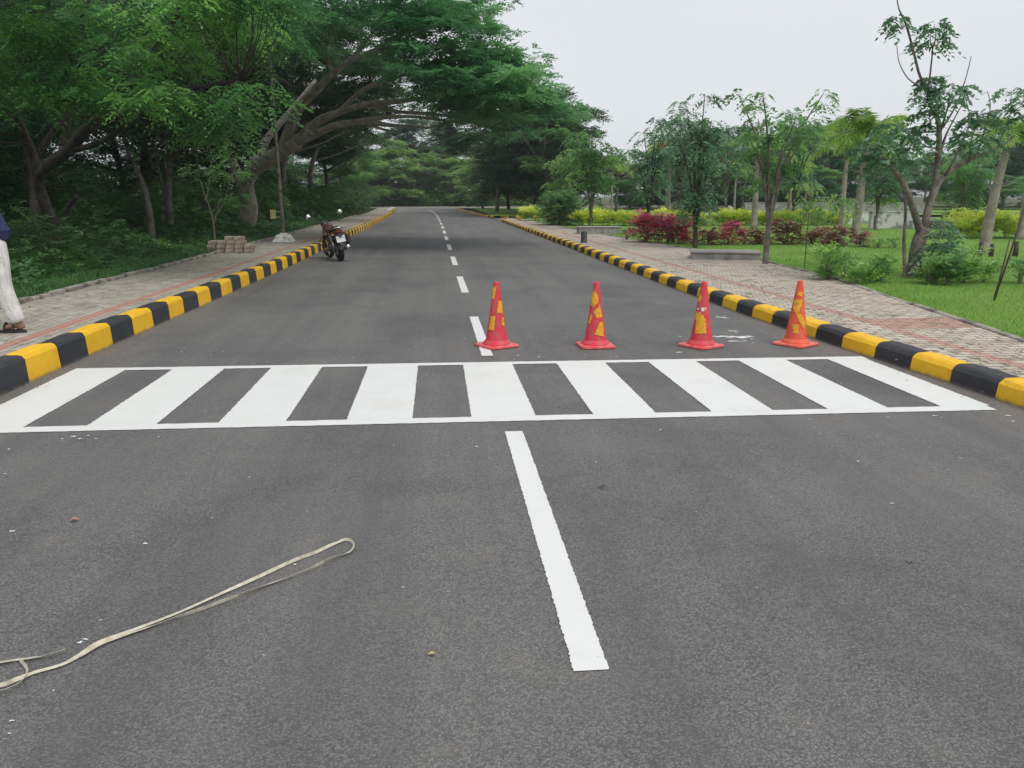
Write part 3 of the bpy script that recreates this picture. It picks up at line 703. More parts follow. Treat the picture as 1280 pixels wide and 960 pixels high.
# ------------------------------------------------------------------ bushes
def bush(name, label, cat, base, r, h, n, spec, lm, seed, per=18, sc=1., group=None, stems=5, bm='bark', low=.1, crad=.3, upright=False):
    q = np.random.RandomState(seed)
    if upright: n = int(n*.7)
    root = empty(name, base); tag(root, label, cat, group)
    mb = MB(); C = []
    for i in range(n):
        a = q.uniform(0, 6.28); t = math.sqrt(q.uniform(0, 1)); z = h*(low+(1-low)*q.uniform(0, 1)**.8)
        k = math.sqrt(max(.05, 1-((z/h-.5)/.62)**2)) if not upright else .5+.5*z/h
        C.append((math.cos(a)*r*t*k, math.sin(a)*r*t*k, z-.05*h))
    C = np.array(C)
    for i in range(stems):
        c = C[q.randint(n)]; p, rr = smooth_path([(q.normal(0, r*.12), q.normal(0, r*.12), -.08), (c[0]*.4, c[1]*.4, c[2]*.5), tuple(c)], [.018, .012, .005], 3)
        mb.tube(p, rr, 5, cap=False)
    V, T = clump_fronds(C, np.full(n, crad)*q.uniform(.7, 1.2, n), per, LEAF[spec], q, sc, .9)
    np_mesh('foliage', V, 4, M[lm], root, T)
    mb.build('stem', M[bm], root)
    return root
# undergrowth: one mass of weeds and ground plants nobody could count
q = np.random.RandomState(5)
n = 26000
Y = 7+(q.uniform(0, 1, n)**1.3)*50; X = np.array([interp(LP, y) for y in Y])-.12-np.abs(q.gamma(1.6, 2.2, n))
hh = np.clip((np.abs(X)-5.4)*.32, 0.0, 1.25)*q.uniform(.1, 1, n)*(.75+.5*np.sin(X*1.3+Y*.9)*np.cos(Y*.55))
Pp = np.stack([X, Y, .20+hh], 1); az = q.uniform(0, 6.28, n)
D = np.stack([np.cos(az), np.sin(az), q.normal(.45, .35, n)], 1)
V, T = fronds(Pp, D, dict(L=.26, k=4, ll=.42, lw=.42, droop=.4, up=.3), q, 1.0, np.clip(.45+.3*np.sin(X*2.1)*np.sin(Y*1.1)+q.normal(0, .2, n), 0, 1))
tag(np_mesh('undergrowth', V, 4, M['undergrowth'], tone=T), 'dark green weeds and seedlings covering the woodland floor', 'undergrowth', kind='stuff')
def blades(name, X, Y, z0, h, wd, lm, q, label, cat):
    n = len(X); az = q.uniform(0, 6.28, n); le = q.normal(0, .35, (n, 2)); H = h*q.uniform(.5, 1.3, n)
    b0 = np.stack([X, Y, np.full(n, z0)], 1); s = np.stack([np.cos(az), np.sin(az), np.zeros(n)], 1)*wd
    tip = b0+np.stack([le[:, 0]*H, le[:, 1]*H, H], 1)
    V = np.stack([b0-s, b0+s, tip], 1).reshape(-1, 3)
    return tag(np_mesh(name, V, 3, M[lm], tone=q.uniform(0, 1, n)), label, cat, kind='stuff')
n = 70000; Y = 1+(q.uniform(0, 1, n)**1.4)*35; X = np.array([interp(LP, y) for y in Y])-.10-np.abs(q.gamma(1.2, .9, n))
blades('grass_fringe', X, Y, .19, .18, .006, 'undergrowth', q, 'long grass growing along the edge of the left footpath', 'grass')
n = 150000; Y = 36*q.uniform(0, 1, n)**1.35; X = np.array([interp(RP, y) for y in Y])+.06+q.uniform(0, 1, n)**1.3*(6+Y*.5)
blades('lawn_grass', X, Y, .15, .05, .006, 'grass', q, 'short mown grass of the park lawn', 'grass')
n = 1800; Y = 5+q.uniform(0, 1, n)*14; X = 4.5+q.uniform(0, 1, n)*2.6
kp = (np.sin(X*7.1+Y*3.3)*np.sin(X*2.7-Y*5.1) > .62) & (X < np.array([interp(RP, y) for y in Y])-.05)
blades('weeds_in_paving', X[kp], Y[kp], .16, .05, .006, 'grass', q, 'sparse weeds sprouting between the right hand pavers', 'weeds')
# bushes along the inside of the wood
wb = bush('thicket_bush', 'leafy bush at the wood edge behind the walking person', 'bush', (-9.5, 15.5, .1), 1.5, 1.7, 60, 'mid', 'undergrowth', 31, 22, .5, crad=.5)
for i, (x, y, s) in enumerate([(-12, 19, 1.2), (-11, 24, 1.2), (-13, 28, 1.5), (-9.8, 27, .9), (-9.5, 33, 1.2), (-8.3, 38, 1.2), (-8.6, 44, 1.3), (-12, 37, 1.5), (-8.2, 50, 1.3), (-8, 57, 1.3), (-8.5, 64, 1.4), (-8.4, 72, 1.5), (-8.8, 80, 1.6), (-9, 88, 1.6), (-15, 14, 1.3), (-18, 19, 1.6), (-14, 23, 1.3), (-17, 28, 1.7), (-12.5, 43, 1.9), (-13, 52, 2), (-14, 62, 2.1), (-14, 75, 2.2), (-21, 30, 2), (-25, 20, 2), (-20, 42, 2.2), (-9.3, 36, 1.0)]+[(-15-(j*7 % 20), 12+j*3.1, 2.1+.3*(j % 3)) for j in range(22)]):
    copy_thing(wb, (x, y, .1), i*1.7, s, 'leafy bush in the shaded undergrowth of the wood', 'thicket bushes')

# ------------------------------------------------------------------ park trees, right
def rosettes(rs, pts, n=1, r=.0):
    return np.array(pts)
def park_tree(name, label, base, limbs, tips, bm, lm, rs, per=22, sc=1., crad=.32, spec='broad', flowers=None, flat=.5, group=None):
    """open tree: leaf rosettes only at the branch tips"""
    root = empty(name, base); tag(root, label, 'tree', group)
    mb = MB(); skel = []
    for pts, rad in limbs:
        p, q_ = smooth_path(pts, rad, 4); mb.tube(p, q_, 9 if max(rad) > .05 else 6, rough=.06); skel += list(zip(p, q_))
    C = np.array([t[0] for t in tips]); cr_ = np.array([t[1] for t in tips])
    add_twigs(mb, skel, C, rs, .022, 5)
    V, T = clump_fronds(C, cr_, per, LEAF[spec], rs, sc, flat)
    np_mesh('crown', V, 4, M[lm], root, T, off=base)
    if flowers is not None:
        F_ = np.array(flowers); V, T = clump_fronds(F_, np.full(len(F_), .14), 12, LEAF['shrub'], rs, 1.0, 1.); np_mesh('blossom', V, 4, M['flower_red'], root, T, off=base)
    mb.build('trunk', M[bm], root, off=base)
    return root
rs = np.random.RandomState(8)
def T_(x, y, Y, rp):     # a leaf tuft of rp photo pixels
    return (B(x, y, Y), rp*Y/1000.)
Y0 = 14.0
b = (B(1140, 340, Y0)[0], Y0, .15)
limbs = [
 ([(b[0]-.02, Y0, .0), B(1143, 330, Y0), B(1148, 300, Y0), B(1156, 286, Y0)], [.15, .12, .11, .105]),
 ([B(1150, 290, Y0), B(1142, 262, Y0-.1), B(1134, 240, Y0-.2), B(1122, 218, Y0-.3), B(1106, 200, Y0-.4), B(1088, 186, Y0-.5)], [.07, .06, .055, .048, .036, .016]),
 ([B(1155, 290, Y0), B(1160, 262, Y0), B(1168, 235, Y0), B(1172, 205, Y0), B(1174, 170, Y0), B(1172, 148, Y0), B(1162, 128, Y0), B(1160, 112, Y0)], [.078, .068, .062, .052, .046, .042, .036, .03]),
 ([B(1164, 250, Y0), B(1176, 225, Y0+.2), B(1196, 208, Y0+.3), B(1220, 196, Y0+.5), B(1246, 186, Y0+.6), B(1268, 170, Y0+.7)], [.06, .05, .045, .035, .025, .015]),
 ([B(1160, 112, Y0), B(1150, 95, Y0), B(1142, 65, Y0), B(1133, 32, Y0), B(1124, 12, Y0), B(1121, -4, Y0)], [.03, .022, .02, .018, .012, .008]),
 ([B(1160, 112, Y0), B(1163, 90, Y0), B(1166, 60, Y0)], [.02, .015, .01]),
 ([B(1150, 108, Y0), B(1135, 98, Y0), B(1124, 78, Y0), B(1121, 55, Y0)], [.014, .010, .008, .005]),
 ([B(1178, 160, Y0), B(1196, 130, Y0), B(1208, 95, Y0), B(1214, 70, Y0)], [.02, .012, .009, .005]),
 ([B(1174, 195, Y0), B(1182, 170, Y0), B(1192, 150, Y0+.2), B(1204, 128, Y0+.2)], [.03, .02, .012, .006]),
 ([B(1174, 170, Y0), B(1180, 150, Y0), B(1188, 122, Y0)], [.025, .018, .01]),
 ([B(1220, 196, Y0+.5), B(1232, 160, Y0+.5), B(1238, 132, Y0+.5), B(1234, 114, Y0+.5)], [.016, .012, .008, .005]),
 ([B(1180, 222, Y0+.2), B(1200, 185, Y0), B(1212, 150, Y0), B(1206, 120, Y0)], [.02, .014, .009, .005]),
 ([B(1212, 200, Y0+.4), B(1214, 175, Y0+.2), B(1224, 150, Y0+.2)], [.02, .014, .006]),
 ([B(1246, 186, Y0+.6), B(1256, 160, Y0+.6), B(1264, 140, Y0+.6)], [.015, .011, .006]),
 ([B(1141, 262, Y0), B(1120, 240, Y0+.3), B(1096, 226, Y0+.5)], [.02, .015, .007]),
 ([(b[0]-.16, Y0-.1, .0), B(1130, 300, Y0), B(1132, 262, Y0), B(1128, 230, Y0)], [.035, .028, .022, .012]),
 ([(b[0]+.14, Y0-.1, .05), B(1152, 318, Y0-.1), B(1160, 296, Y0-.1)], [.02, .015, .01]),
]
tips = [T_(1124, 22, Y0, 9), T_(1127, 32, Y0, 9), T_(1163, 40, Y0, 17), T_(1170, 52, Y0-.2, 18), T_(1156, 54, Y0+.2, 14), T_(1168, 30, Y0, 12),
        T_(1150, 110, Y0, 14), T_(1165, 102, Y0+.2, 13), T_(1178, 116, Y0-.2, 14), T_(1192, 110, Y0, 14), T_(1206, 108, Y0+.2, 11), T_(1158, 125, Y0-.3, 12), T_(1170, 98, Y0, 10), T_(1186, 126, Y0-.2, 10),
        T_(1155, 142, Y0, 9), T_(1163, 136, Y0, 10),
        T_(1264, 112, Y0+.6, 17), T_(1272, 128, Y0+.5, 20), T_(1258, 136, Y0+.6, 12), T_(1290, 120, Y0+.5, 18), T_(1282, 146, Y0+.5, 12),
        T_(1220, 146, Y0+.3, 13), T_(1232, 152, Y0+.3, 13), T_(1212, 152, Y0+.2, 11), T_(1228, 140, Y0+.4, 10),
        T_(1200, 178, Y0, 13), T_(1218, 176, Y0+.2, 14), T_(1236, 172, Y0+.4, 12), T_(1208, 168, Y0+.2, 12), T_(1228, 184, Y0+.4, 10),
        T_(1090, 180, Y0-.5, 14), T_(1078, 186, Y0-.5, 14), T_(1100, 170, Y0-.3, 13), T_(1114, 182, Y0-.2, 13), T_(1128, 172, Y0-.2, 14), T_(1140, 184, Y0, 13), T_(1150, 172, Y0, 12), T_(1132, 160, Y0, 12), T_(1112, 156, Y0-.2, 11), T_(1120, 200, Y0, 12), T_(1104, 204, Y0-.2, 13), T_(1146, 200, Y0+.2, 12), T_(1088, 198, Y0-.2, 11), T_(1158, 158, Y0+.1, 10),
        T_(1096, 222, Y0+.4, 12), T_(1110, 232, Y0+.4, 11),
        T_(1172, 292, Y0-.2, 12), T_(1182, 304, Y0-.1, 12), T_(1166, 308, Y0-.3, 12), T_(1176, 278, Y0, 10), T_(1186, 290, Y0, 9), T_(1160, 318, Y0-.3, 8), T_(1190, 308, Y0, 8)]
park_tree('forked_tree', 'nearest park tree, forking trunk with sparse tufts of large drooping leaves', b, limbs, [(a, b_*.66) for a, b_ in tips], 'bark', 'leaf_blue', rs, 12, .5)

def upright(name, label, x, yb, Y, ht, spread, ntr, lm, bm, seed, ntip=26, r=.07, low=.45, sc=.8, tuft=.34, lights=0, fl=0, spec='broad', per=11):
    ntip = int(ntip*.55); sc *= .68; tuft *= .8
    """young park tree: close upright stems opening into tufts; x,yb photo foot, ht height in metres"""
    q = np.random.RandomState(seed); p0 = B(x, yb, Y); b = (p0[0], Y, .14); L = []; tips = []
    hb = ht*low*.55
    L.append(([(b[0], Y, .0), (b[0]+q.normal(0, .04), Y, hb*.5+.1), (b[0]+q.normal(0, .05), Y, hb+.1)], [r, r*.8, r*.75]))
    for i in range(ntr):
        a = 2*math.pi*i/ntr+q.uniform(-.5, .5); s = spread*q.uniform(.35, 1.0); h = ht*q.uniform(.72, 1.0)
        e = (b[0]+math.cos(a)*s, Y+math.sin(a)*s, h+.1)
        m1 = (b[0]+math.cos(a)*s*.16, Y+math.sin(a)*s*.16, hb+(h-hb)*.35); m2 = (b[0]+math.cos(a)*s*.45, Y+math.sin(a)*s*.45, hb+(h-hb)*.70)
        L.append(([(b[0], Y, hb), m1, m2, e], [r*.55, r*.4, r*.25, .008]))
        tips.append((e, tuft*q.uniform(.8, 1.15)))
        tips.append(((e[0]+q.normal(0, .15), e[1]+q.normal(0, .15), e[2]-q.uniform(.15, .35)), tuft*q.uniform(.7, 1.)))
    for i in range(ntip):
        a = q.uniform(0, 6.28); z = q.uniform(low, .86); s = spread*q.uniform(.1, 1)*(.35+.6*z)
        tips.append(((b[0]+math.cos(a)*s, Y+math.sin(a)*s, z*ht+.1), tuft*q.uniform(.6, 1.1)))
    F_ = [(t[0][0], t[0][1], t[0][2]+.1) for t in tips[:fl*2:2]] if fl else None
    return park_tree(name, label, b, L, tips, bm, lm, q, per, sc, spec=spec, flowers=F_)
upright('young_tree', 'slim multi-stemmed young tree on the lawn right of the second concrete block', 957, 333, 17.0, 3.75, .95, 8, 'leaf_mid', 'bark', 41, 34, .075, .42, .66, .26)
upright('young_tree', 'leafy young tree behind the low concrete block, beside the red bushes', 868, 310, 22.5, 4.2, 1.0, 7, 'leaf_blue', 'bark_dark', 42, 70, .085, .22, .8, .36)
upright('young_tree', 'red blossomed young tree rising behind the largest crimson bush', 810, 280, 33, 4.2, 1.0, 6, 'leaf_blue', 'bark_dark', 43, 40, .09, .35, 1.0, .42, fl=2)
upright('young_tree', 'thin feathery young tree beside the dark green bush', 738, 288, 36, 4.3, 1.1, 6, 'leaf_mid', 'bark', 44, 44, .09, .25, 1.1, .42)
upright('young_tree', 'dark tall young tree breaking the skyline left of the palms', 848, 270, 42, 6.2, 1.7, 7, 'leaf_blue', 'bark_dark', 45, 50, .11, .35, 1.2, .55)
upright('young_tree', 'spindly young tree with flat tufts above the tree belt', 905, 270, 44, 6.3, 2.0, 8, 'leaf_blue', 'bark', 46, 40, .10, .45, 1.2, .5)
upright('young_tree', 'bushy young tree left of the tallest palm', 990, 275, 40, 5.8, 1.4, 6, 'leaf_blue', 'bark_dark', 47, 50, .10, .35, 1.1, .55)
upright('young_tree', 'light green young tree behind the forked tree', 1095, 280, 34, 4.0, 1.2, 6, 'leaf_mid', 'bark', 48, 44, .08, .3, 1.0, .45)
upright('young_tree', 'loose young tree in front of the white wall steps', 1200, 285, 34, 3.4, 1.1, 6, 'leaf_mid', 'bark', 49, 44, .08, .2, 1.0, .42)
upright('young_tree', 'pale little tree left of the thin feathery one', 706, 285, 44, 4.0, 1.0, 6, 'leaf_light', 'bark_pale', 50, 40, .07, .2, 1.1, .45)

def palm(label, x, yb, Y, h, nf, L, seed, lean=0., tr=.13, lm='leaf_palm', droop=.75, up=(.2, 1.2), white=False, group='palms in the park'):
    q = np.random.RandomState(seed); p0 = B(x, yb, Y); b = (p0[0], Y, .14)
    root = empty('palm_tree', b); tag(root, label, 'palm tree', group)
    mb = MB(); n = 16; pts = []; rd = []
    for i in range(n+1):
        t = i/n; pts.append((lean*t*t, 0, h*t-.12*(i == 0))); rd.append(tr*(1.15-.45*t)*(1.03 if i % 2 else .97)+(tr*.35 if i == 0 else 0))
    mb.tube(pts, rd, 10, rough=.02); mb.build('trunk', M['bark_pale'], root)
    top = np.array(pts[-1])
    mb = MB(); p, r_ = smooth_path([tuple(top-[0, 0, .05]), (top[0], 0, top[2]+L*.14), (top[0], 0, top[2]+L*.3)], [tr*.78, tr*.7, tr*.25], 3); mb.tube(p, r_, 9)
    mb.build('crown_shaft', M['shaft'], root)
    V = []; T = []; mb = MB(); k = 34
    for i in range(nf):
        a = i*2.4+q.uniform(-.2, .2); e = q.uniform(*up); l = L*q.uniform(.85, 1.1); tn = q.uniform(.2, .9)
        d = np.array([math.cos(a), math.sin(a), e]); d /= np.linalg.norm(d)
        o = top+np.array([0, 0, L*.28]); path = []
        for j in range(k+1):
            t = j/k; path.append(o+d*l*t+np.array([0, 0, -droop*l*t*t*(.6+.6*(1-e/1.3))]))
        mb.tube(path[::4]+[path[-1]], [.018]*len(path[::4])+[.006], 4, cap=False)
        for j in range(2, k+1):
            tg = path[j]-path[j-1]; tg /= np.linalg.norm(tg); s = np.cross(tg, (0, 0, 1.)); s /= np.linalg.norm(s)+1e-9; u = np.cross(s, tg)
            ll = l*.26*math.sin(math.pi*(.12+.8*j/k))
            for sg in (1, -1):
                for uu in (.35, -.25):
                    dd = s*sg+tg*.5+u*uu+q.normal(0, .12, 3); dd /= np.linalg.norm(dd); tip = path[j]+dd*ll*q.uniform(.8, 1.1)-np.array([0, 0, ll*.3])
                    m = (path[j]+tip)/2+np.array([0, 0, ll*.08]); wv = tg*.024*(L/1.6)
                    V += [path[j], m+wv, tip, m-wv]; T.append(tn+q.normal(0, .08))
    np_mesh('crown', V, 4, M[lm], root, np.clip(T, 0, 1))
    mb.build('leaf_stalks', M['shaft'], root)
    return root
palm('tall foxtail palm behind the red plants, its arching crown against the sky', 1068, 305, 24.5, 2.85, 13, 1.85, 1, .1)
palm('foxtail palm with slanting grey trunk at the right, its crown cut by the picture edge', 1229, 322, 19.5, 2.6, 14, 1.35, 2, .25, tr=.13)
palm('grey trunked palm half hidden behind the slim lawn tree', 942, 285, 36, 3.3, 14, 1.7, 3, -.05)
palm('palm with pale hanging fronds left of the leafy young tree', 834, 272, 44, 3.6, 14, 1.7, 4, 0)
palm('small bright palm nearest the side road', 764, 270, 56, 3.1, 13, 1.6, 5, 0, .08)
palm('small upright palm standing at the middle of the yellow hedge', 917, 268, 58, 3.0, 12, 1.5, 6, 0, .08)
palm('palm directly behind the tall foxtail palm', 1050, 290, 33, 3.2, 13, 1.5, 7, 0, .11)
palm('palm with golden fronds right of the slim lawn tree', 985, 275, 42, 2.5, 12, 1.6, 8, 0, .10)
palm('little palm low before the dark belt, right of the golden one', 1005, 270, 56, 1.7, 12, 1.4, 9, 0, .09)
palm('palm at the far right in front of the grey wall', 1275, 300, 26, 3.0, 14, 1.6, 10, 0, .12)

# ------------------------------------------------------------------ shrubs, hedges, flowers of the park
big = bush('round_bush', 'dense round dark green bush by the side road corner', 'bush', (*B(700, 284, 41)[:2], .1), .95, 1.75, 130, 'mid', 'leaf_mid', 61, 20, .45, crad=.38)
def crot(label, x, yb, Y, r, h, n, seed, lm='leaf_red'):
    r *= .8; h *= .88
    return bush('red_leaved_bush', label, 'bush', (*B(x, yb, Y)[:2], .15), r, h, n, 'croton', lm, seed, 7, .72, 'red-leaved bushes along the lawn', 5, crad=.2)
crot('largest crimson bush, left end of the red row', 806, 306, 25.5, .55, 1.02, 54, 71)
crot('crimson bush second in the red row, touching the largest', 834, 309, 25, .55, .98, 54, 72)
crot('crimson bush right of the red row pair, against the leafy young tree', 853, 310, 24.5, .42, .9, 36, 73)
crot('low bronze bush just right of the leafy young tree', 885, 311, 24, .36, .5, 18, 74, 'leaf_bronze')
crot('red tipped bush midway between two young trees', 909, 311, 24, .36, .72, 24, 75)
crot('tiny reddish bush right of the red tipped one', 930, 311, 24, .22, .45, 9, 76, 'leaf_bronze')
crot('small bronze bush left of the slim lawn tree', 948, 310, 24, .28, .52, 14, 77, 'leaf_bronze')
crot('bronze bush right of the slim lawn tree', 980, 311, 24, .5, .78, 38, 78, 'leaf_bronze')
crot('scrawny reddish bush behind the drooping sapling', 1016, 310, 24, .4, .5, 18, 79, 'leaf_bronze')
crot('bronze bush left of the tall foxtail palm trunk', 1044, 310, 23, .38, .6, 24, 80, 'leaf_bronze')
crot('spiky bronze plant right of the tall foxtail palm trunk', 1076, 312, 22.5, .22, .45, 10, 81, 'leaf_bronze')
def shr(label, x, yb, Y, r, h, n, seed, lm='leaf_shrub', sc=1., up=True, nm='garden_shrub'):
    r *= .72; h *= .85; n = int(n*.8)
    return bush(nm, label, 'shrub', (*B(x, yb, Y)[:2], .15), r, h, n, 'shrub', lm, seed, 8, sc, 'garden shrubs at the lawn edge', 6, crad=.11, upright=up)
shr('wide light green shrub left of the row by the footpath', 1034, 358, 13.6, .36, .66, 60, 91)
shr('second light green shrub, slightly smaller, touching the wide one', 1052, 356, 13.9, .2, .5, 24, 92)
shr('sparse pale flowered shrub between wide shrub and oval shrub', 1070, 362, 12.9, .2, .42, 20, 93)
shr('oval dark shrub with yellow tips left of the forked tree', 1100, 358, 13.3, .2, .5, 36, 94)
shr('yellow green shrub at the foot of the forked tree', 1164, 364, 12.8, .3, .45, 36, 95, 'leaf_light')
shr('dark glossy shrub right of the forked tree', 1184, 366, 12.6, .22, .5, 46, 96, 'leaf_mid')
shr('bright yellow tipped shrub beside the dark glossy one', 1202, 362, 12.9, .22, .72, 46, 97)
shr('thin twiggy shrub between the bright shrub and the stakes', 1226, 366, 12.9, .2, .45, 20, 98)
shr('small shrub at the right picture edge', 1272, 366, 12.7, .22, .45, 22, 99)
shr('spiky green plant behind the oval shrub', 1096, 313, 22, .22, .4, 16, 100)
shr('narrow green plant left of the forked tree trunk', 1118, 313, 22, .18, .38, 12, 101)
shr('grassy plant at the base of the palm row', 1085, 362, 13.0, .22, .25, 16, 102, 'grass')
shr('low green shrub left of the red row', 783, 308, 27, .3, .4, 16, 103, 'leaf_mid')
# weak saplings and stakes
def sapling(label, x, yb, Y, h, seed, lean=0.):
    q = np.random.RandomState(seed); b = (*B(x, yb, Y)[:2], .15); root = empty('sapling', b); tag(root, label, 'sapling', 'staked saplings')
    mb = MB(); mb.tube([(0, 0, -.1), (lean*.4, 0, h*.5), (lean, 0, h)], [.012, .01, .006], 6); mb.build('stem', M['bark'], root)
    C = np.array([(lean*t+q.normal(0, .10), q.normal(0, .10), h*t) for t in q.uniform(.62, 1.02, 9)])
    V, T = clump_fronds(C, np.full(9, .12), 7, dict(L=.22, k=3, ll=.6, lw=.28, droop=1.5, up=.2), q, 1.0, .5)
    np_mesh('leaves', V, 4, M['leaf_light'], root, T); return root
sapling('thin sapling with drooping pale leaves left of the wide shrub', 1005, 340, 16.0, 1.85, 1)
sapling('drooping sapling behind the bronze bush by the palm trunk', 1048, 322, 19.5, 1.75, 2)
sapling('sapling before the yellow hedge, right of the slim lawn tree', 1020, 300, 27, 1.2, 3)
def stake(label, p0, p1, r=.014):
    mb = MB(); mb.tube([p0, tuple((np.array(p0)+p1)/2+np.array([.01, 0, 0])), p1], [r, r, r*.8], 7, rough=.05)
    o = mb.build('stake', M['bark_dark'], None); tag(o, label, 'stake', 'stakes on the lawn'); return o
sb = B(1240, 386, 10.6)
stake('taller leaning stick of the crossed pair on the lawn', (sb[0], 10.6, .1), B(1284, 250, 10.8))
stake('shorter upright stick of the crossed pair on the lawn', (sb[0]+.03, 10.65, .1), B(1262, 300, 10.6), .010)
def hedge(label, x0, x1, yb, Y, h, wd, seed, Y2=None, lm='leaf_yellow', dens=26):
    q = np.random.RandomState(seed); a = np.array(B(x0, yb, Y)); c = np.array(B(x1, yb, Y2 or Y)); L = np.linalg.norm(c[:2]-a[:2]); n = int(L*dens)
    root = empty('hedge', (a[0], a[1], .14)); tag(root, label, 'hedge', 'clipped yellow green hedges')
    t = q.uniform(0, 1, n); C = np.stack([(c[0]-a[0])*t, (c[1]-a[1])*t+q.uniform(-wd/2, wd/2, n), q.uniform(.1, 1, n)**.7*h*(.9+.15*np.sin(t*L*1.7))], 1)
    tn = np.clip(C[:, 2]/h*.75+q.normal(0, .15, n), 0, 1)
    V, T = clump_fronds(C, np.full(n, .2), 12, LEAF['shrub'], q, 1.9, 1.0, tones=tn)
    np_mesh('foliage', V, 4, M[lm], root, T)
    mb = MB(); m = int(L*2)
    for i in range(m):
        tt = (i+.5)/m; x, y = (c[0]-a[0])*tt, (c[1]-a[1])*tt; mb.tube([(x, y, -.05), (x+q.normal(0, .1), y+q.normal(0, .1), h*.7)], [.02, .008], 5)
    mb.build('stem', M['bark'], root)['kind'] = 'stuff'; return root
hedge('long yellow hedge crossing the park behind the red bushes', 722, 1056, 283, 40, .66, 1.1, 1)
hedge('short yellow hedge at the side road corner, left of the round bush', 652, 684, 280, 49, .7, 1.2, 2)
hedge('yellow green hedge beside the slanting palm at the right', 1192, 1300, 300, 27, .85, 1.2, 3)
hedge('pale hedge strip right of the round bush', 722, 760, 282, 45, .65, 1.0, 4, lm='leaf_light')

lb = bush('roadside_bush', 'pale bush behind the far kerb at the very end of the road', 'bush', (-16, 114.6, .17), 1.8, 1.9, 70, 'far', 'leaf_light', 131, 18, .6, crad=.5)
for j in range(1, 15): copy_thing(lb, (-16+2.3*j, 114.6+(j % 3)*.5, .17), j*1.3, (1, 1, .7+.35*((j*5) % 4)/3), 'pale bush behind the far kerb at the very end of the road', 'bushes closing the end of the road')
lb['group'] = 'bushes closing the end of the road'

# dead leaves blown over the paving and into the gutters
q = np.random.RandomState(12); mb = MB()
for i in range(900):
    y = 4.5+q.uniform(0, 1)**1.4*26
    k = i % 6
    if k < 2: x = q.uniform(interp(LP, y)+.05, interp(LP, y)+.05+1.6*q.uniform(0, 1)**1.5); z = .229
    elif k < 4: x = interp(RP, y)-.06-1.8*q.uniform(0, 1)**1.5; z = .166
    elif k == 4: x = interp(LK, y)+.03+abs(q.normal(0, .16)); z = .006
    else: x = interp(RK, y)-.03-abs(q.normal(0, .14)); z = .006
    s = q.uniform(.010, .032)*(1 if k < 4 else .6); a = q.uniform(0, 6.28); c_, s_ = math.cos(a), math.sin(a); zz = q.uniform(.002, .012)
    mb.add([(x-c_*s, y-s_*s, z+.001), (x+s_*s*.4, y-c_*s*.4, z+zz*.5), (x+c_*s, y+s_*s, z+zz), (x-s_*s*.4, y+c_*s*.4, z+.002)], [(0, 1, 2, 3)], int(q.randint(3)))
tag(mb.build('leaf_litter', [mat('litter_brown', (.16, .10, .06), .8), mat('litter_straw', (.32, .25, .15), .8), mat('litter_dark', (.07, .055, .04), .9)]), 'small dry leaves scattered over the paving and along the gutters', 'leaf litter', kind='stuff')
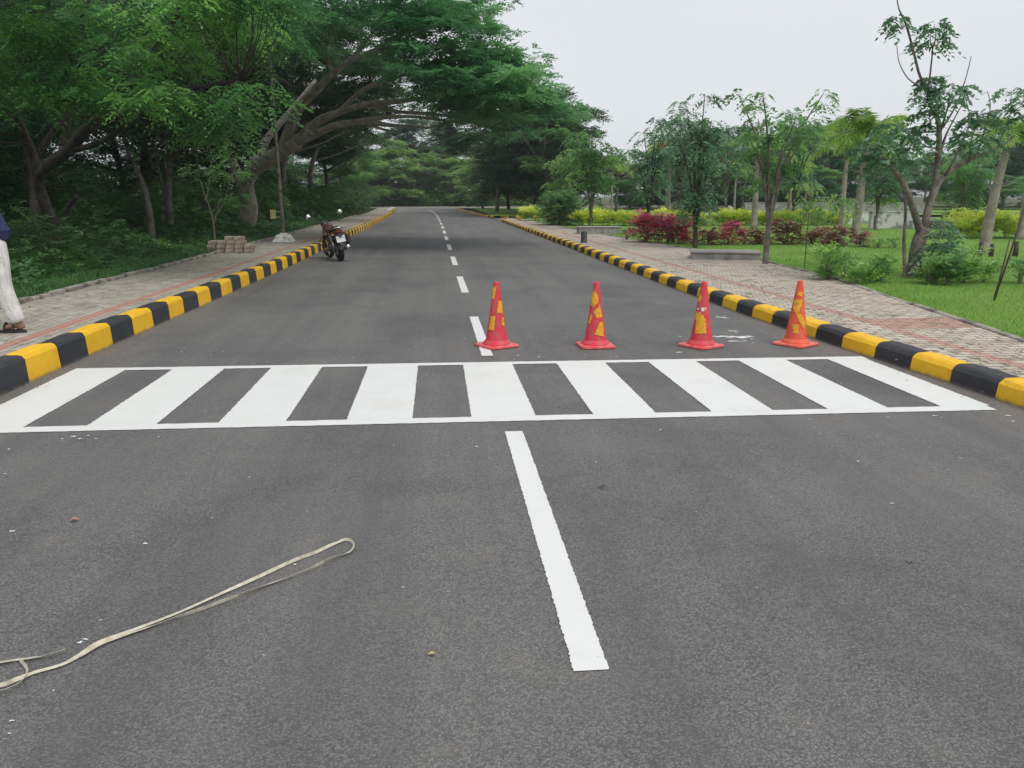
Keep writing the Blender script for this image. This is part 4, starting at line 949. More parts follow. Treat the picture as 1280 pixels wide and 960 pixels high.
# ------------------------------------------------------------------ traffic cones
M['cone_red'] = mat('cone_red', (.68, .036, .068), .5, noise=(13, (.52, .10, .09), .45, .68), bump=(60, .12, .003))
M['cone_base'] = mat('cone_base_red', (.68, .07, .085), .6, noise=(11, (.72, .20, .21), .42, .68), bump=(50, .2, .004))
M['cone_orange'] = mat('cone_orange', (.76, .085, .035), .5, noise=(13, (.66, .18, .09), .45, .68), bump=(60, .12, .003))
M['cone_base_o'] = mat('cone_base_orange', (.75, .11, .08), .6, noise=(11, (.76, .22, .18), .42, .68), bump=(50, .2, .004))
M['sticker'] = mat('sticker_amber', (.82, .40, .014), .5, noise=(30, (.50, .24, .03), .45, .7))
M['sticker_w'] = mat('sticker_white', (.75, .74, .72), .5)
def cone(label, px, py, rz, red, patches, zx0, zx1, zt, zb, white=()):
    c = at(px, py); root = empty('traffic_cone', (c[0], c[1], .004), 0); tag(root, label, 'traffic cone', 'traffic cones in a row across the road')
    mb = MB(); a = .185
    def sq(h, k, cr=.045):
        o = []
        for i in range(4):
            for j in range(4):
                t = math.pi/2*i+j*math.pi/6; x = (h-cr)*[1, -1, -1, 1][i]; y = (h-cr)*[1, 1, -1, -1][i]
                o.append((x+cr*math.cos(t), y+cr*math.sin(t), k))
        return [mb._rot(p, 0, 0, rz) for p in o]
    V = sq(a, 0)+sq(a+.004, .008)+sq(a, .024)+sq(a-.02, .030); F = []
    for l in range(3): F += [(l*16+i, l*16+(i+1) % 16, l*16+16+(i+1) % 16, l*16+16+i) for i in range(16)]
    F.append(tuple(range(48, 64))); F.append(tuple(range(15, -1, -1)))
    mb.add(V, F); mb.build('base', M['cone_base' if red else 'cone_base_o'], root)
    mb = MB()
    mb.lathe([(.150, .028), (.152, .040), (.146, .046), (.140, .047), (.140, .058), (.134, .064), (.126, .066), (.122, .078)], n=40)
    mb.lathe([(.1215, .070), (.110, .12), (.031, .675), (.030, .697), (.026, .702), (.021, .700), (.020, .60)], n=40)
    mb.build('cone_body', M['cone_red' if red else 'cone_orange'], root)
    az = math.atan2(-c[1], -c[0]); z0, z1 = .075, .70
    def rad(z): return .1215-(.1215-.030)*(z-.07)/.63+.0018 if z > .12 else .1135-(z-.12)*.2
    def patch(polys, nm, m):
        mb = MB(); st = .003
        for poly in polys:
            q = []; mx_ = sum(p[0] for p in poly)/len(poly); my_ = sum(p[1] for p in poly)/len(poly)
            for (x, y) in [(mx_+(p[0]-mx_)*1.15, my_+(p[1]-my_)*1.12) for p in poly]:
                v = (zb-y)/(zb-zt); ax = zx1+(zx0-zx1)*v; hw = (rad(z0)+(rad(z1)-rad(z0))*v)/(z1-z0)*(zb-zt)
                u = max(-.97, min(.97, (x-ax)/hw)); q.append((math.asin(u), z0+v*(z1-z0)))
            za, zc = min(p[1] for p in q), max(p[1] for p in q); aa, ac = min(p[0] for p in q), max(p[0] for p in q)
            nz_ = int((zc-za)/st)+1; na = int((ac-aa)*.09/st)+1
            for i in range(nz_):
                for j in range(na):
                    A = aa+(ac-aa)*j/na; Bq = aa+(ac-aa)*(j+1)/na; Z = za+(zc-za)*i/nz_; Zt = za+(zc-za)*(i+1)/nz_
                    if in_poly((A+Bq)/2+.03*math.sin(Z*140), (Z+Zt)/2, q):
                        mb.add([(rad(z)*math.cos(az+t), rad(z)*math.sin(az+t), z) for t, z in ((A, Z), (Bq, Z), (Bq, Zt), (A, Zt))], [(0, 1, 2, 3)])
        if mb.v: mb.build(nm, m, root)
    patch(patches, 'peeled_sticker', M['sticker'])
    if white: patch(white, 'torn_sticker_residue', M['sticker_w'])
    return root
cone('red cone with small scattered amber patches, standing on the centre line', 621, 433, R(28), True,
     [[(255, 125), (275, 120), (262, 190), (250, 190)], [(290, 210), (308, 215), (313, 283), (280, 278)], [(240, 308), (268, 308), (262, 335), (260, 388), (228, 385), (235, 350)], [(312, 312), (320, 315), (327, 372), (308, 355)]], 277, 277, 90, 460)
cone('red cone second from the centre line, amber patches near its tip and low down', 744, 433, R(3), True,
     [[(825, 160), (845, 150), (858, 180), (858, 215), (835, 240), (818, 235)], [(868, 235), (885, 305), (855, 312), (835, 275), (860, 250)], [(815, 290), (822, 310), (810, 350), (800, 345)], [(870, 345), (888, 345), (895, 430), (840, 412)]], 852, 842, 90, 460)
cone('red cone with one large amber patch and white flecks, beside the paint spill', 876, 433, R(30), True,
     [[(290, 190), (301, 215), (290, 245), (276, 243)], [(268, 320), (288, 335), (310, 345), (325, 375), (332, 460), (262, 464), (270, 385), (258, 370)]], 318, 302, 110, 525,
     white=[[(272, 296), (283, 294), (282, 306), (275, 305)], [(300, 292), (318, 288), (322, 310), (304, 314)], [(322, 288), (337, 292), (333, 305)], [(292, 318), (300, 330), (290, 328)]])
cone('orange cone nearest the right kerb, amber patches down its middle', 994, 431, R(32), False,
     [[(940, 175), (965, 180), (965, 210), (938, 200)], [(915, 245), (970, 245), (965, 270), (945, 330), (975, 350), (985, 400), (975, 435), (950, 385), (925, 330), (910, 300)], [(905, 415), (945, 420), (940, 475), (910, 475)]], 953, 925, 100, 525,
     white=[[(912, 300), (918, 280), (905, 290)]])

# ------------------------------------------------------------------ paint spill, flecks, leaves on the road
def blob(mb, c, r, q, z, el=1.6, n=14):
    ph = q.uniform(0, 6.28, 3); a0 = q.uniform(-.3, .3)
    V = [(c[0], c[1], z)]
    for i in range(n):
        a = 2*math.pi*i/n; k = r*(1+.3*math.sin(2*a+ph[0])+.25*math.sin(3*a+ph[1])+.2*math.sin(5*a+ph[2]))
        x, y = k*el*math.cos(a), k*math.sin(a); V.append((c[0]+x*math.cos(a0)-y*math.sin(a0), c[1]+x*math.sin(a0)+y*math.cos(a0), z))
    mb.add(V, [(0, 1+i, 1+(i+1) % n) for i in range(n)])
q = np.random.RandomState(2)
mb = MB()
for i, (x, y, r) in enumerate([(902, 397, .035), (908, 398, .022), (916, 414, .03), (902, 421, .045), (912, 422, .03), (925, 422, .06), (934, 421, .04), (917, 427, .035), (920, 416, .015), (893, 421, .02), (849, 441, .02), (940, 424, .015), (896, 396, .014), (850, 421, .014), (930, 427, .02)]):
    blob(mb, at(x, y), r, q, .0042+.0002*i)
tag(mb.build('paint_spill', M['white']), 'splash of white paint on the asphalt between the third cone and the kerb', 'paint spill')
mb = MB()
for (x, y, r) in [(100, 804, .011), (107, 800, .009), (126, 776, .006), (15, 902, .007), (12, 918, .005), (67, 864, .004), (144, 768, .003), (265, 648, .006), (273, 647, .004), (92, 546, .02), (100, 549, .015), (110, 545, .01), (120, 549, .012), (1168, 520, .015), (1110, 522, .010), (1260, 520, .02), (1266, 527, .015), (330, 820, .004), (560, 740, .004), (870, 640, .004), (1010, 905, .003), (480, 600, .005)]:
    blob(mb, at(x, y), r*.6, q, .0042)
for i in range(130):
    x = q.uniform(-3.3, 4.2); y = q.choice([5.45, 7.95, 9])+q.normal(0, .25 if i % 2 else 1.2)
    if 5.5 < y < 7.8 or y < 1: continue
    blob(mb, (x, y), q.uniform(.003, .010), q, .0042, 1.2, 7)
for i in range(50):
    blob(mb, (q.uniform(-3.3, 4.2), q.uniform(2, 14)), q.uniform(.002, .006), q, .0043, 1.3, 6)
tag(mb.build('paint_flecks', M['white']), 'tiny flecks of white paint and chips scattered over the asphalt', 'paint flecks', kind='stuff')
def leaf(label, px, py, s, rz, col):
    c = at(px, py); mb = MB(); n = 7; V = []
    for i in range(n+1):
        t = i/n; wd = s*.32*math.sin(math.pi*(.04+.93*t)); x = s*(t-.5); zc = .008+s*.10*math.sin(math.pi*t)
        V += [(x, -wd, zc+wd*.5), (x, 0, zc), (x, wd, zc+wd*.45)]
    F = []
    for i in range(n): F += [(3*i, 3*i+1, 3*i+4, 3*i+3), (3*i+1, 3*i+2, 3*i+5, 3*i+4)]
    mb.add(V, F, 0, True); o = mb.build('fallen_leaf', mat('leaf_'+col[0], col[1], .6, noise=(60, col[2], .4, .7)))
    o.location = (c[0], c[1], 0); o.rotation_euler.z = rz; tag(o, label, 'leaf', 'fallen leaves on the asphalt')
leaf('curled orange brown leaf at the left, above the strap', 93, 652, .045, .2, ('brown', (.45, .22, .13), (.25, .12, .07)))
leaf('pale yellow leaf near the bottom centre of the road', 540, 820, .026, .1, ('yellow', (.50, .42, .16), (.4, .3, .1)))
leaf('dull grey brown leaf on the right part of the road', 1138, 703, .045, .7, ('grey', (.16, .14, .12), (.09, .08, .07)))
leaf('tiny dark leaf right of the painted centre line', 752, 610, .04, 2, ('dark', (.06, .05, .045), (.04, .035, .03)))

# ------------------------------------------------------------------ the webbing strap
def ribbon(mb, pts, wd, tilt, z=.007, th=.0012):
    P = [np.array([*at(p[0], p[1])[:2], 0.]) for p in pts]; P, _ = smooth_path(P, None, 6); n = len(P); V = []; F = []
    for i, p in enumerate(P):
        t = P[min(n-1, i+1)]-P[max(0, i-1)]; t /= np.linalg.norm(t)+1e-9; s = np.array([-t[1], t[0], 0])
        a = tilt(i/(n-1)); u = s*math.cos(a)+np.array([0, 0, 1.])*math.sin(a); nn = np.array([0, 0, 1.])*math.cos(a)-s*math.sin(a)
        c = p+np.array([0, 0, z+wd/2*abs(math.sin(a))])
        for k, m in ((1, 1), (-1, 1), (-1, -1), (1, -1)): V.append(c+u*wd/2*k+nn*th/2*m)
    for i in range(n-1):
        for j in range(4): F.append((4*i+j, 4*i+(j+1) % 4, 4*i+4+(j+1) % 4, 4*i+4+j))
    F += [(3, 2, 1, 0), (4*n-4, 4*n-3, 4*n-2, 4*n-1)]
    mb.add(V, F)
M['strap'] = mat('webbing', (.60, .56, .46), .8, noise=(40, (.42, .38, .29), .4, .7), bump=(400, .5, .001))
mb = MB()
ribbon(mb, [(-60, 868), (0, 861), (22, 853), (41, 844), (75, 834), (97, 824), (124, 807), (161, 792), (195, 779), (232, 764), (270, 747), (319, 726), (367, 704), (394, 694), (420, 681), (433, 677), (442, 683), (437, 692), (412, 702), (382, 717), (337, 732), (300, 747), (255, 764), (225, 774), (187, 786), (157, 796), (126, 808), (100, 824)],
       .0148, lambda t: float(np.interp(t*19, range(20), [0, 1.45, .2, .1, .9, .2, 0, .1, .9, 1.4, .15, 1.45, .2, 1.5, .25, 1.45, 1.3, .2, .1, .3])))
ribbon(mb, [(82, 817), (58, 823), (34, 826), (0, 831), (-50, 842)], .013, lambda t: 1.2-1.1*min(1, t*2.2), .009)
ribbon(mb, [(26, 830), (33, 838), (34, 846), (26, 857), (8, 866), (-12, 868), (-50, 866)], .012, lambda t: 1.1-.6*t, .010)
tag(mb.build('webbing_strap', M['strap']), 'long pale webbing strap lying looped and twisted on the asphalt', 'strap')

# ------------------------------------------------------------------ pole on a white foot, with a small board
pb = at(355, 303, .2); pb = (pb[0], pb[1], .222)
root = empty('lamp_pole', pb); tag(root, 'tall slim grey pole on a whitewashed concrete foot beside the left footpath', 'pole')
mb = MB(); mb.box((0, 0, .11), (.62, .5, .22), bev=.012, taper=.62); mb.box((0, 0, .245), (.20, .18, .05), bev=.01)
mb.build('foot', mat('whitewash', (.72, .72, .68), .9, noise=(6, (.30, .29, .26), .5, .68), bump=(30, .5, .01)), root)
mb = MB(); mb.tube([(0, 0, .2), (-.04, 0, 3), (-.08, 0, 6), (-.12, 0, 9.5)], [.062, .055, .048, .04], 12)
mb.build('shaft', mat('weathered_steel', (.36, .34, .30), .7, .3, noise=(8, (.12, .11, .10), .4, .7)), root)
mb = MB(); mb.box((-.27, -.05, .83), (.17, .03, .28), bev=.008, ry=.02); mb.box((-.11, -.03, .92), (.20, .015, .02)); mb.box((-.11, -.03, .76), (.20, .015, .02))
mb.build('board', mat('board_cream', (.46, .42, .20), .6, noise=(12, (.30, .28, .14), .5, .7)), root)

# ------------------------------------------------------------------ pile of paving blocks
M['block'] = mat('block_concrete', (.42, .35, .28), .95, noise=(9, (.26, .20, .16), .4, .65), bump=(50, .5, .006))
mb = MB(); mb.box((0, 0, .05), (.205, .105, .095), bev=.008); proto = mb.build('paving_block', M['block'])
q = np.random.RandomState(4); k = 0; c0 = at(292, 317, .2)
LB = {0: 'paving block at the bottom of the pile by the wood edge', 1: 'paving block in the middle courses of the pile by the wood edge', 2: 'paving block on top of the pile by the wood edge'}
for lv in range(4):
    for row in range(3):
        xs0 = -.52+.03*lv+(.12 if lv == 3 else 0)+q.uniform(0, .03)
        for i in range(5 - (lv > 1) - (lv > 2)):
            if lv == 2 and row == 2 and i > 2: continue
            if lv == 3 and (i == 0 or row == 0): continue
            o = proto if k == 0 else proto.copy()
            if k: COL.objects.link(o)
            o.location = (c0[0]+xs0+i*.222+q.uniform(-.006, .006), c0[1]+(row-1)*.125+q.uniform(-.01, .01), .229+lv*.099)
            o.rotation_euler.z = q.normal(0, .06)
            tag(o, LB[0 if lv == 0 else (2 if lv == 3 else 1)], 'paving block', ['blocks in the bottom course of the pile', 'blocks in the middle courses of the pile', 'blocks in the middle courses of the pile', 'blocks on top of the pile'][lv]); k += 1
for lab, dx, dy, rz in [('loose paving block lying left of the pile', -.66, -.10, .5)]:
    o = proto.copy(); COL.objects.link(o); o.location = (c0[0]+dx, c0[1]+dy, .229); o.rotation_euler.z = rz; tag(o, lab, 'paving block'); 
    if 'group' in o: del o['group']

# ------------------------------------------------------------------ masonry of the park
M['plaster_w'] = mat('plaster_white', (.62, .63, .62), .9, noise=(3.2, (.26, .28, .27), .50, .62), bump=(20, .3, .01))
M['plaster_g'] = mat('plaster_grey', (.30, .30, .28), .9, noise=(3.2, (.18, .18, .17), .45, .65), bump=(20, .3, .01))
def wall(label, x0, x1, yb, Y, h, th, m, nm='low_wall', cap=.05, Y2=None, cat='wall'):
    a, c = np.array(B(x0, yb, Y)), np.array(B(x1, yb, Y2 or Y)); L = np.linalg.norm(c[:2]-a[:2]); rz = math.atan2(c[1]-a[1], c[0]-a[0]); m0 = (a+c)/2
    root = empty(nm, (m0[0], m0[1], .12), rz); tag(root, label, cat)
    mb = MB(); mb.box((0, 0, h/2), (L, th, h), bev=.01); mb.build('body', M[m], root)
    mb = MB(); mb.box((0, 0, h+cap/2+.002), (L+.06, th+.06, cap), bev=.01); mb.build('coping', M['concrete'] if m != 'plaster_w' else M[m], root); return root
wall('white plastered wall with grey weather stains behind the tall foxtail palm', 1086, 1137, 288, 35.5, .78, .25, 'plaster_w', cap=.03)
wall('lower white wall running right from the stained wall', 1138, 1196, 290, 35, .36, .3, 'plaster_w', cap=.03)
wall('short white wall left of the stained wall, partly behind palm trunks', 1058, 1083, 284, 42, .62, .25, 'plaster_w', cap=.03)
wall('grey wall behind the yellow green hedge at the right', 1236, 1330, 286, 40, .55, .25, 'plaster_g')
wall('long dark grey boundary wall under the tree belt', 930, 1160, 262, 66, .9, .3, 'plaster_g')
# low concrete chambers at the path edge
def chamber(label, cx_, cy_, Y, L, W, h, rz):
    p = B(cx_, cy_, Y); root = empty('concrete_chamber', (p[0], Y, .10), rz); tag(root, label, 'concrete chamber')
    mb = MB(); mb.box((0, 0, h/2), (L, W, h), bev=.015); mb.build('chamber_wall', M['concrete'], root)
    mb = MB(); mb.box((0, 0, h+.022), (L+.05, W+.05, .04), bev=.01)
    mb.build('cover_slab', mat('slab', (.30, .28, .25), .9, noise=(5, (.22, .20, .18), .5, .7), bump=(30, .4, .01)), root)
chamber('long low concrete chamber between the footpath and the slim lawn tree', 905, 328, 18.6, 1.55, .95, .20, R(-16))
chamber('smaller low concrete chamber by the footpath near the round bush', 748, 297, 31.5, 1.65, .8, .30, R(-4))
p = at(730, 302, .2); mb = MB(); mb.lathe([(.0, .36), (.07, .355), (.10, .33), (.10, .03), (.12, .0), (.12, -.02)], c=(0, 0, 0), n=16)
o = mb.build('bollard', mat('tar_black', (.035, .04, .045), .6, noise=(9, (.09, .09, .09), .5, .7))); o.location = (p[0], p[1], .165); tag(o, 'squat dark bollard on the right footpath in front of the small chamber', 'bollard')
p = B(912, 262, 60); mb = MB(); mb.box((0, 0, .32), (.36, .3, .64), bev=.02); mb.box((0, 0, .68), (.2, .2, .08), bev=.02)
o = mb.build('marker_post', M['plaster_w']); o.location = (p[0], p[1], .17); tag(o, 'small white post beyond the yellow hedge in the middle of the park', 'post')
for lab, x, yb, h, r in [('dark stump touching the slanting palm trunk', 1224, 325, .34, .055), ('short dark stump right of the slanting palm', 1238, 324, .30, .05), ('dark stump farther right on the lawn', 1268, 324, .36, .06)]:
    p = B(x, yb, 18.6); mb = MB(); mb.tube([(0, 0, -.05), (.01, 0, h*.5), (0, .01, h)], [r*1.2, r, r*.85], 9, rough=.12); o = mb.build('stump', M['bark_dark']); o.location = (p[0], p[1], .16); tag(o, lab, 'stump', 'dark stumps on the lawn')
for lab, x, y in [('white painted stone on the left kerb, nearer of two', 499, 264.5), ('white painted stone on the left kerb, farther of two', 513, 262)]:
    p = at(x, y, .2); mb = MB(); mb.box((0, 0, .12), (.5, .4, .26), bev=.08, taper=.8); o = mb.build('marker_stone', M['plaster_w']); o.location = (interp(LK, min(98, p[1]))-.35, min(98, p[1]), .2); tag(o, lab, 'stone')
# ------------------------------------------------------------------ motorcycle (x forward, y left, z up)
M['tyre'] = mat('rubber', (.018, .018, .020), .85, bump=(60, .4, .004))
M['mc_black'] = mat('gloss_black', (.015, .015, .020), .25, coat=.5)
M['mc_brown'] = mat('dusty_maroon_paint', (.075, .022, .025), .35, noise=(9, (.16, .09, .07), .45, .75), coat=.3)
M['alloy'] = mat('engine_alloy', (.24, .24, .25), .5, .8, noise=(12, (.10, .10, .11), .4, .7))
M['chrome'] = mat('chrome', (.75, .75, .76), .18, 1.0)
M['seat'] = mat('seat_vinyl', (.045, .030, .030), .6, bump=(80, .3, .002))
M['plate'] = mat('plate_white', (.72, .74, .76), .4)
M['ink'] = mat('plate_ink', (.05, .05, .07), .5)
M['lens_red'] = mat('lens_red', (.18, .02, .02), .2)
M['lens_amber'] = mat('lens_amber', (.6, .22, .03), .25)
M['mirror'] = mat('mirror_glass', (.9, .9, .92), .04, 1.0)
root = empty('motorcycle', (-2.42, 20.7, .006)); tag(root, 'dark motorcycle parked on its side stand against the left kerb, seen from behind', 'motorcycle')
root.rotation_euler = (R(-9), 0, R(110)); root.rotation_mode = 'XYZ'; root.scale = (.94, .94, .94)
WB = 1.28
def wheel(x, rz, wd, rr):
    w_ = bpy.data.objects.new('wheel', None); COL.objects.link(w_); w_.parent = root; w_.location = (x, 0, rr); w_.rotation_euler.z = rz
    mb = MB(); pr = [(rr-.075, -wd*.35), (rr-.03, -wd*.5), (rr-.008, -wd*.35), (rr, 0), (rr-.008, wd*.35), (rr-.03, wd*.5), (rr-.075, wd*.35), (rr-.075, -wd*.35)]
    mb.lathe(pr, n=40, axis='y'); mb.build('tyre', M['tyre'], w_)
    mb = MB(); mb.lathe([(rr-.078, -wd*.34), (rr-.095, -wd*.2), (rr-.095, wd*.2), (rr-.078, wd*.34), (rr-.076, 0), (rr-.078, -wd*.34)], n=40, axis='y')
    mb.lathe([(0.0, -.055), (.045, -.055), (.05, -.03), (.04, 0), (.05, .03), (.045, .055), (0, .055)], n=20, axis='y')
    for i in range(6):
        a = i*math.pi/3
        mb.tube([(math.cos(a)*.04, 0, math.sin(a)*.04), (math.cos(a)*(rr-.09), 0, math.sin(a)*(rr-.09))], [.016, .011], 6)
    mb.build('rim', M['mc_black'], w_)
    mb = MB(); mb.lathe([(.06, .062), (.115, .062), (.115, .067), (.06, .067), (.06, .062)], n=24, axis='y'); mb.build('brake_disc', M['chrome'], w_)
wheel(0, 0, .13, .30); wheel(WB, R(14), .09, .30)
def part(name, m, fn, parent=root):
    mb = MB(); fn(mb); return mb.build(name, m, parent)
part('frame', M['mc_black'], lambda b: [b.tube(*smooth_path(p, r), 8) for p, r in (
    ([(1.02, 0, .86), (.75, 0, .80), (.45, 0, .66), (.35, 0, .40)], [.028]*4), ([(1.05, 0, .80), (.90, 0, .50), (.78, 0, .24), (.40, 0, .22)], [.022]*4),
    ([(.45, .08, .66), (.1, .10, .72), (-.28, .08, .78)], [.014]*3), ([(.45, -.08, .66), (.1, -.10, .72), (-.28, -.08, .78)], [.014]*3),
    ([(.40, .09, .32), (.2, .10, .31), (0, .10, .30)], [.022]*3), ([(.40, -.09, .32), (.2, -.10, .31), (0, -.10, .30)], [.022]*3))])
part('shock_absorber', M['chrome'], lambda b: [b.tube([(0, s*.12, .34), (.08, s*.12, .68)], [.028, .024], 10) for s in (1, -1)])
def eng(b):
    b.box((.58, 0, .34), (.34, .24, .22), bev=.04); b.box((.66, 0, .52), (.17, .18, .18), bev=.02, ry=-.25)
    for k in range(6): b.box((.64-.006*k, 0, .44+k*.032), (.20, .21, .010), bev=.004, ry=-.25)
    b.lathe([(0, -.145), (.09, -.145), (.10, -.12), (.10, .12), (.09, .145), (0, .145)], c=(.50, 0, .33), n=24, axis='y')
part('engine', M['alloy'], eng)
def tank(b):
    V, F = [], []; n = 14; st = [(.38, .06, .10, .74), (.46, .13, .13, .79), (.60, .16, .16, .82), (.78, .165, .17, .84), (.92, .12, .14, .85), (1.0, .06, .08, .86)]
    for (x, wy, hz, zc) in st:
        for j in range(n):
            a = 2*math.pi*j/n; V.append((x, wy*math.cos(a), zc+hz*math.sin(a)*(.85 if math.sin(a) > 0 else .55)))
    for i in range(len(st)-1):
        for j in range(n): F.append((i*n+j, (i+1)*n+j, (i+1)*n+(j+1) % n, i*n+(j+1) % n))
    F += [tuple(range(n)), tuple(range(len(st)*n-1, (len(st)-1)*n-1, -1))]; b.add(V, F, 0, True)
part('fuel_tank', M['mc_brown'], tank)
def seat(b):
    V, F = [], []; n = 10; st = [(-.36, .06, .88), (-.30, .10, .90), (-.12, .13, .89), (.05, .14, .845), (.25, .14, .81), (.42, .10, .82), (.46, .06, .82)]
    for (x, wy, z) in st:
        for j in range(n):
            a = 2*math.pi*j/n; V.append((x, wy*math.cos(a), z+.045*math.sin(a)))
    for i in range(len(st)-1):
        for j in range(n): F.append((i*n+j, (i+1)*n+j, (i+1)*n+(j+1) % n, i*n+(j+1) % n))
    F += [tuple(range(n)), tuple(range(len(st)*n-1, (len(st)-1)*n-1, -1))]; b.add(V, F, 0, True)
part('seat', M['seat'], seat)
part('pannier', M['seat'], lambda b: b.box((-.12, -.25, .55), (.34, .14, .26), bev=.05, ry=.05))
part('side_panel', M['mc_black'], lambda b: [b.box((.18, s*.115, .62), (.34, .03, .20), bev=.012, ry=.15) for s in (1, -1)])
def cowl(b):
    b.box((-.30, 0, .80), (.30, .20, .10), bev=.035, ry=.18); b.box((-.08, 0, .76), (.40, .22, .09), bev=.03, ry=.08)
part('tail_cowl', M['mc_brown'], cowl)
def rf(b):
    V, F = [], []; m = 10; 
    for i in range(m):
        a = R(60+i*13)
        for (wy, dr) in ((-.075, -.02), (-.055, .012), (.055, .012), (.075, -.02)): V.append(((.36+dr)*math.cos(a), wy, .30+(.36+dr)*math.sin(a)))
    for i in range(m-1):
        for j in range(3): F.append((4*i+j, 4*i+j+1, 4*i+5+j, 4*i+4+j))
    b.add(V, F, 0, True)
part('rear_mudguard', M['mc_black'], rf)
tl = part('tail_lamp', M['lens_red'], lambda b: b.box((-.46, 0, .80), (.05, .15, .07), bev=.02))
part('grab_rail', M['chrome'], lambda b: b.tube(*smooth_path([(-.15, .13, .86), (-.40, .12, .90), (-.46, 0, .91), (-.40, -.12, .90), (-.15, -.13, .86)], [.012]*5), 8))
pl_ = part('number_plate', M['plate'], lambda b: b.box((-.475, 0, .61), (.012, .235, .165), bev=.006, ry=.25))
def ink(b):
    q = np.random.RandomState(1)
    for r_, zz in ((0, .645), (1, .575)):
        for i in range(5):
            y = -.085+i*.042; x = -.4828-(zz-.61)*math.tan(.25)*-1*-1
            b.box((x, y, zz+.012), (.003, .022, .008), ry=.25); b.box((x-.0035, y+(.009 if q.rand() > .5 else -.009), zz), (.003, .006, .034), ry=.25); b.box((x-.007, y, zz-.014), (.003, .020, .007), ry=.25)
part('lettering', M['ink'], ink, pl_)
part('plate_bracket', M['mc_black'], lambda b: [b.box((-.44, 0, .70), (.05, .10, .12), bev=.01, ry=.3), b.tube([(-.42, .16, .74), (-.42, -.16, .74)], .012, 6)])
for s in (1, -1):
    part('indicator', M['lens_amber'], lambda b: b.lathe([(0, -.035), (.022, -.02), (.026, .01), (.0, .03)], c=(-.43, s*.19, .74), n=12, axis='y'))
def exh(b):
    b.tube(*smooth_path([(.72, -.08, .45), (.80, -.12, .28), (.60, -.15, .20), (.25, -.16, .24), (-.02, -.17, .30)], [.022, .022, .024, .035, .045]), 12)
part('exhaust_pipe', M['mc_black'], exh)
part('silencer', M['chrome'], lambda b: b.tube([(-.02, -.17, .30), (-.10, -.172, .318), (-.38, -.175, .38), (-.40, -.175, .385)], [.045, .052, .052, .035], 16))
def fork(b):
    for s in (1, -1):
        b.tube([(1.02, s*.085, .93), (1.14, s*.085, .62), (WB, s*.085, .30)], [.022, .022, .026], 10)
    b.box((1.05, 0, .88), (.10, .22, .03), bev=.01, ry=-.4); b.box((1.10, 0, .74), (.09, .22, .03), bev=.01, ry=-.4)
part('front_fork', M['alloy'], fork)
def ff(b):
    V, F = [], []; m = 9
    for i in range(m):
        a = R(30+i*15)
        for (wy, dr) in ((-.06, -.015), (-.045, .012), (.045, .012), (.06, -.015)): V.append((WB+(.335+dr)*math.cos(a), wy, .30+(.335+dr)*math.sin(a)))
    for i in range(m-1):
        for j in range(3): F.append((4*i+j, 4*i+j+1, 4*i+5+j, 4*i+4+j))
    b.add(V, F, 0, True)
part('front_mudguard', M['mc_brown'], ff)
part('headlight', M['mc_black'], lambda b: [b.lathe([(0, -.10), (.06, -.09), (.095, -.02), (.10, .04), (.0, .055)], c=(1.17, 0, .93), n=20, axis='x'), b.box((1.12, 0, 1.03), (.10, .20, .07), bev=.03, ry=-.5)])
part('handlebar', M['mc_black'], lambda b: b.tube(*smooth_path([(.86, .38, .99), (.93, .26, 1.03), (1.0, .10, 1.0), (1.0, -.10, 1.0), (.93, -.26, 1.03), (.86, -.38, .99)], [.017, .014, .012, .012, .014, .017]), 8))
for s in (1, -1):
    mr = part('mirror', M['mc_black'], lambda b: [b.tube(*smooth_path([(.92, s*.27, 1.04), (.94, s*.33, 1.13), (.93, s*.42, 1.20)], [.007]*3), 6), b.lathe([(0, -.012), (.068, -.008), (.072, .004), (.05, .022), (0, .03)], c=(.93, s*.44, 1.22), n=20, axis='x')])
    part('mirror_glass', M['mirror'], lambda b: b.lathe([(.0, -.0135), (.064, -.0135), (.064, -.010), (0, -.010)], c=(.93, s*.44, 1.22), n=20, axis='x'), mr)
part('saree_guard', M['chrome'], lambda b: [b.tube(*smooth_path([(.28, .15, .60), (.02, .17, .62), (-.20, .17, .52), (-.16, .17, .36), (.05, .16, .30)], [.008]*5), 6)])
part('side_stand', M['alloy'], lambda b: [b.tube([(.45, .12, .24), (.40, .30, .045)], [.012, .010], 6), b.box((.40, .31, .045), (.06, .04, .012))])
part('footrest', M['tyre'], lambda b: [b.tube([(.42, s*.12, .30), (.42, s*.26, .31)], .014, 8) for s in (1, -1)])
part('leg_guard', M['mc_black'], lambda b: [b.tube(*smooth_path([(.90, 0, .40), (.92, .22, .38), (.93, .27, .50), (.92, .20, .62), (.93, 0, .66)], [.011]*5), 6), b.tube(*smooth_path([(.90, 0, .40), (.92, -.22, .38), (.93, -.27, .50), (.92, -.20, .62), (.93, 0, .66)], [.011]*5), 6)])

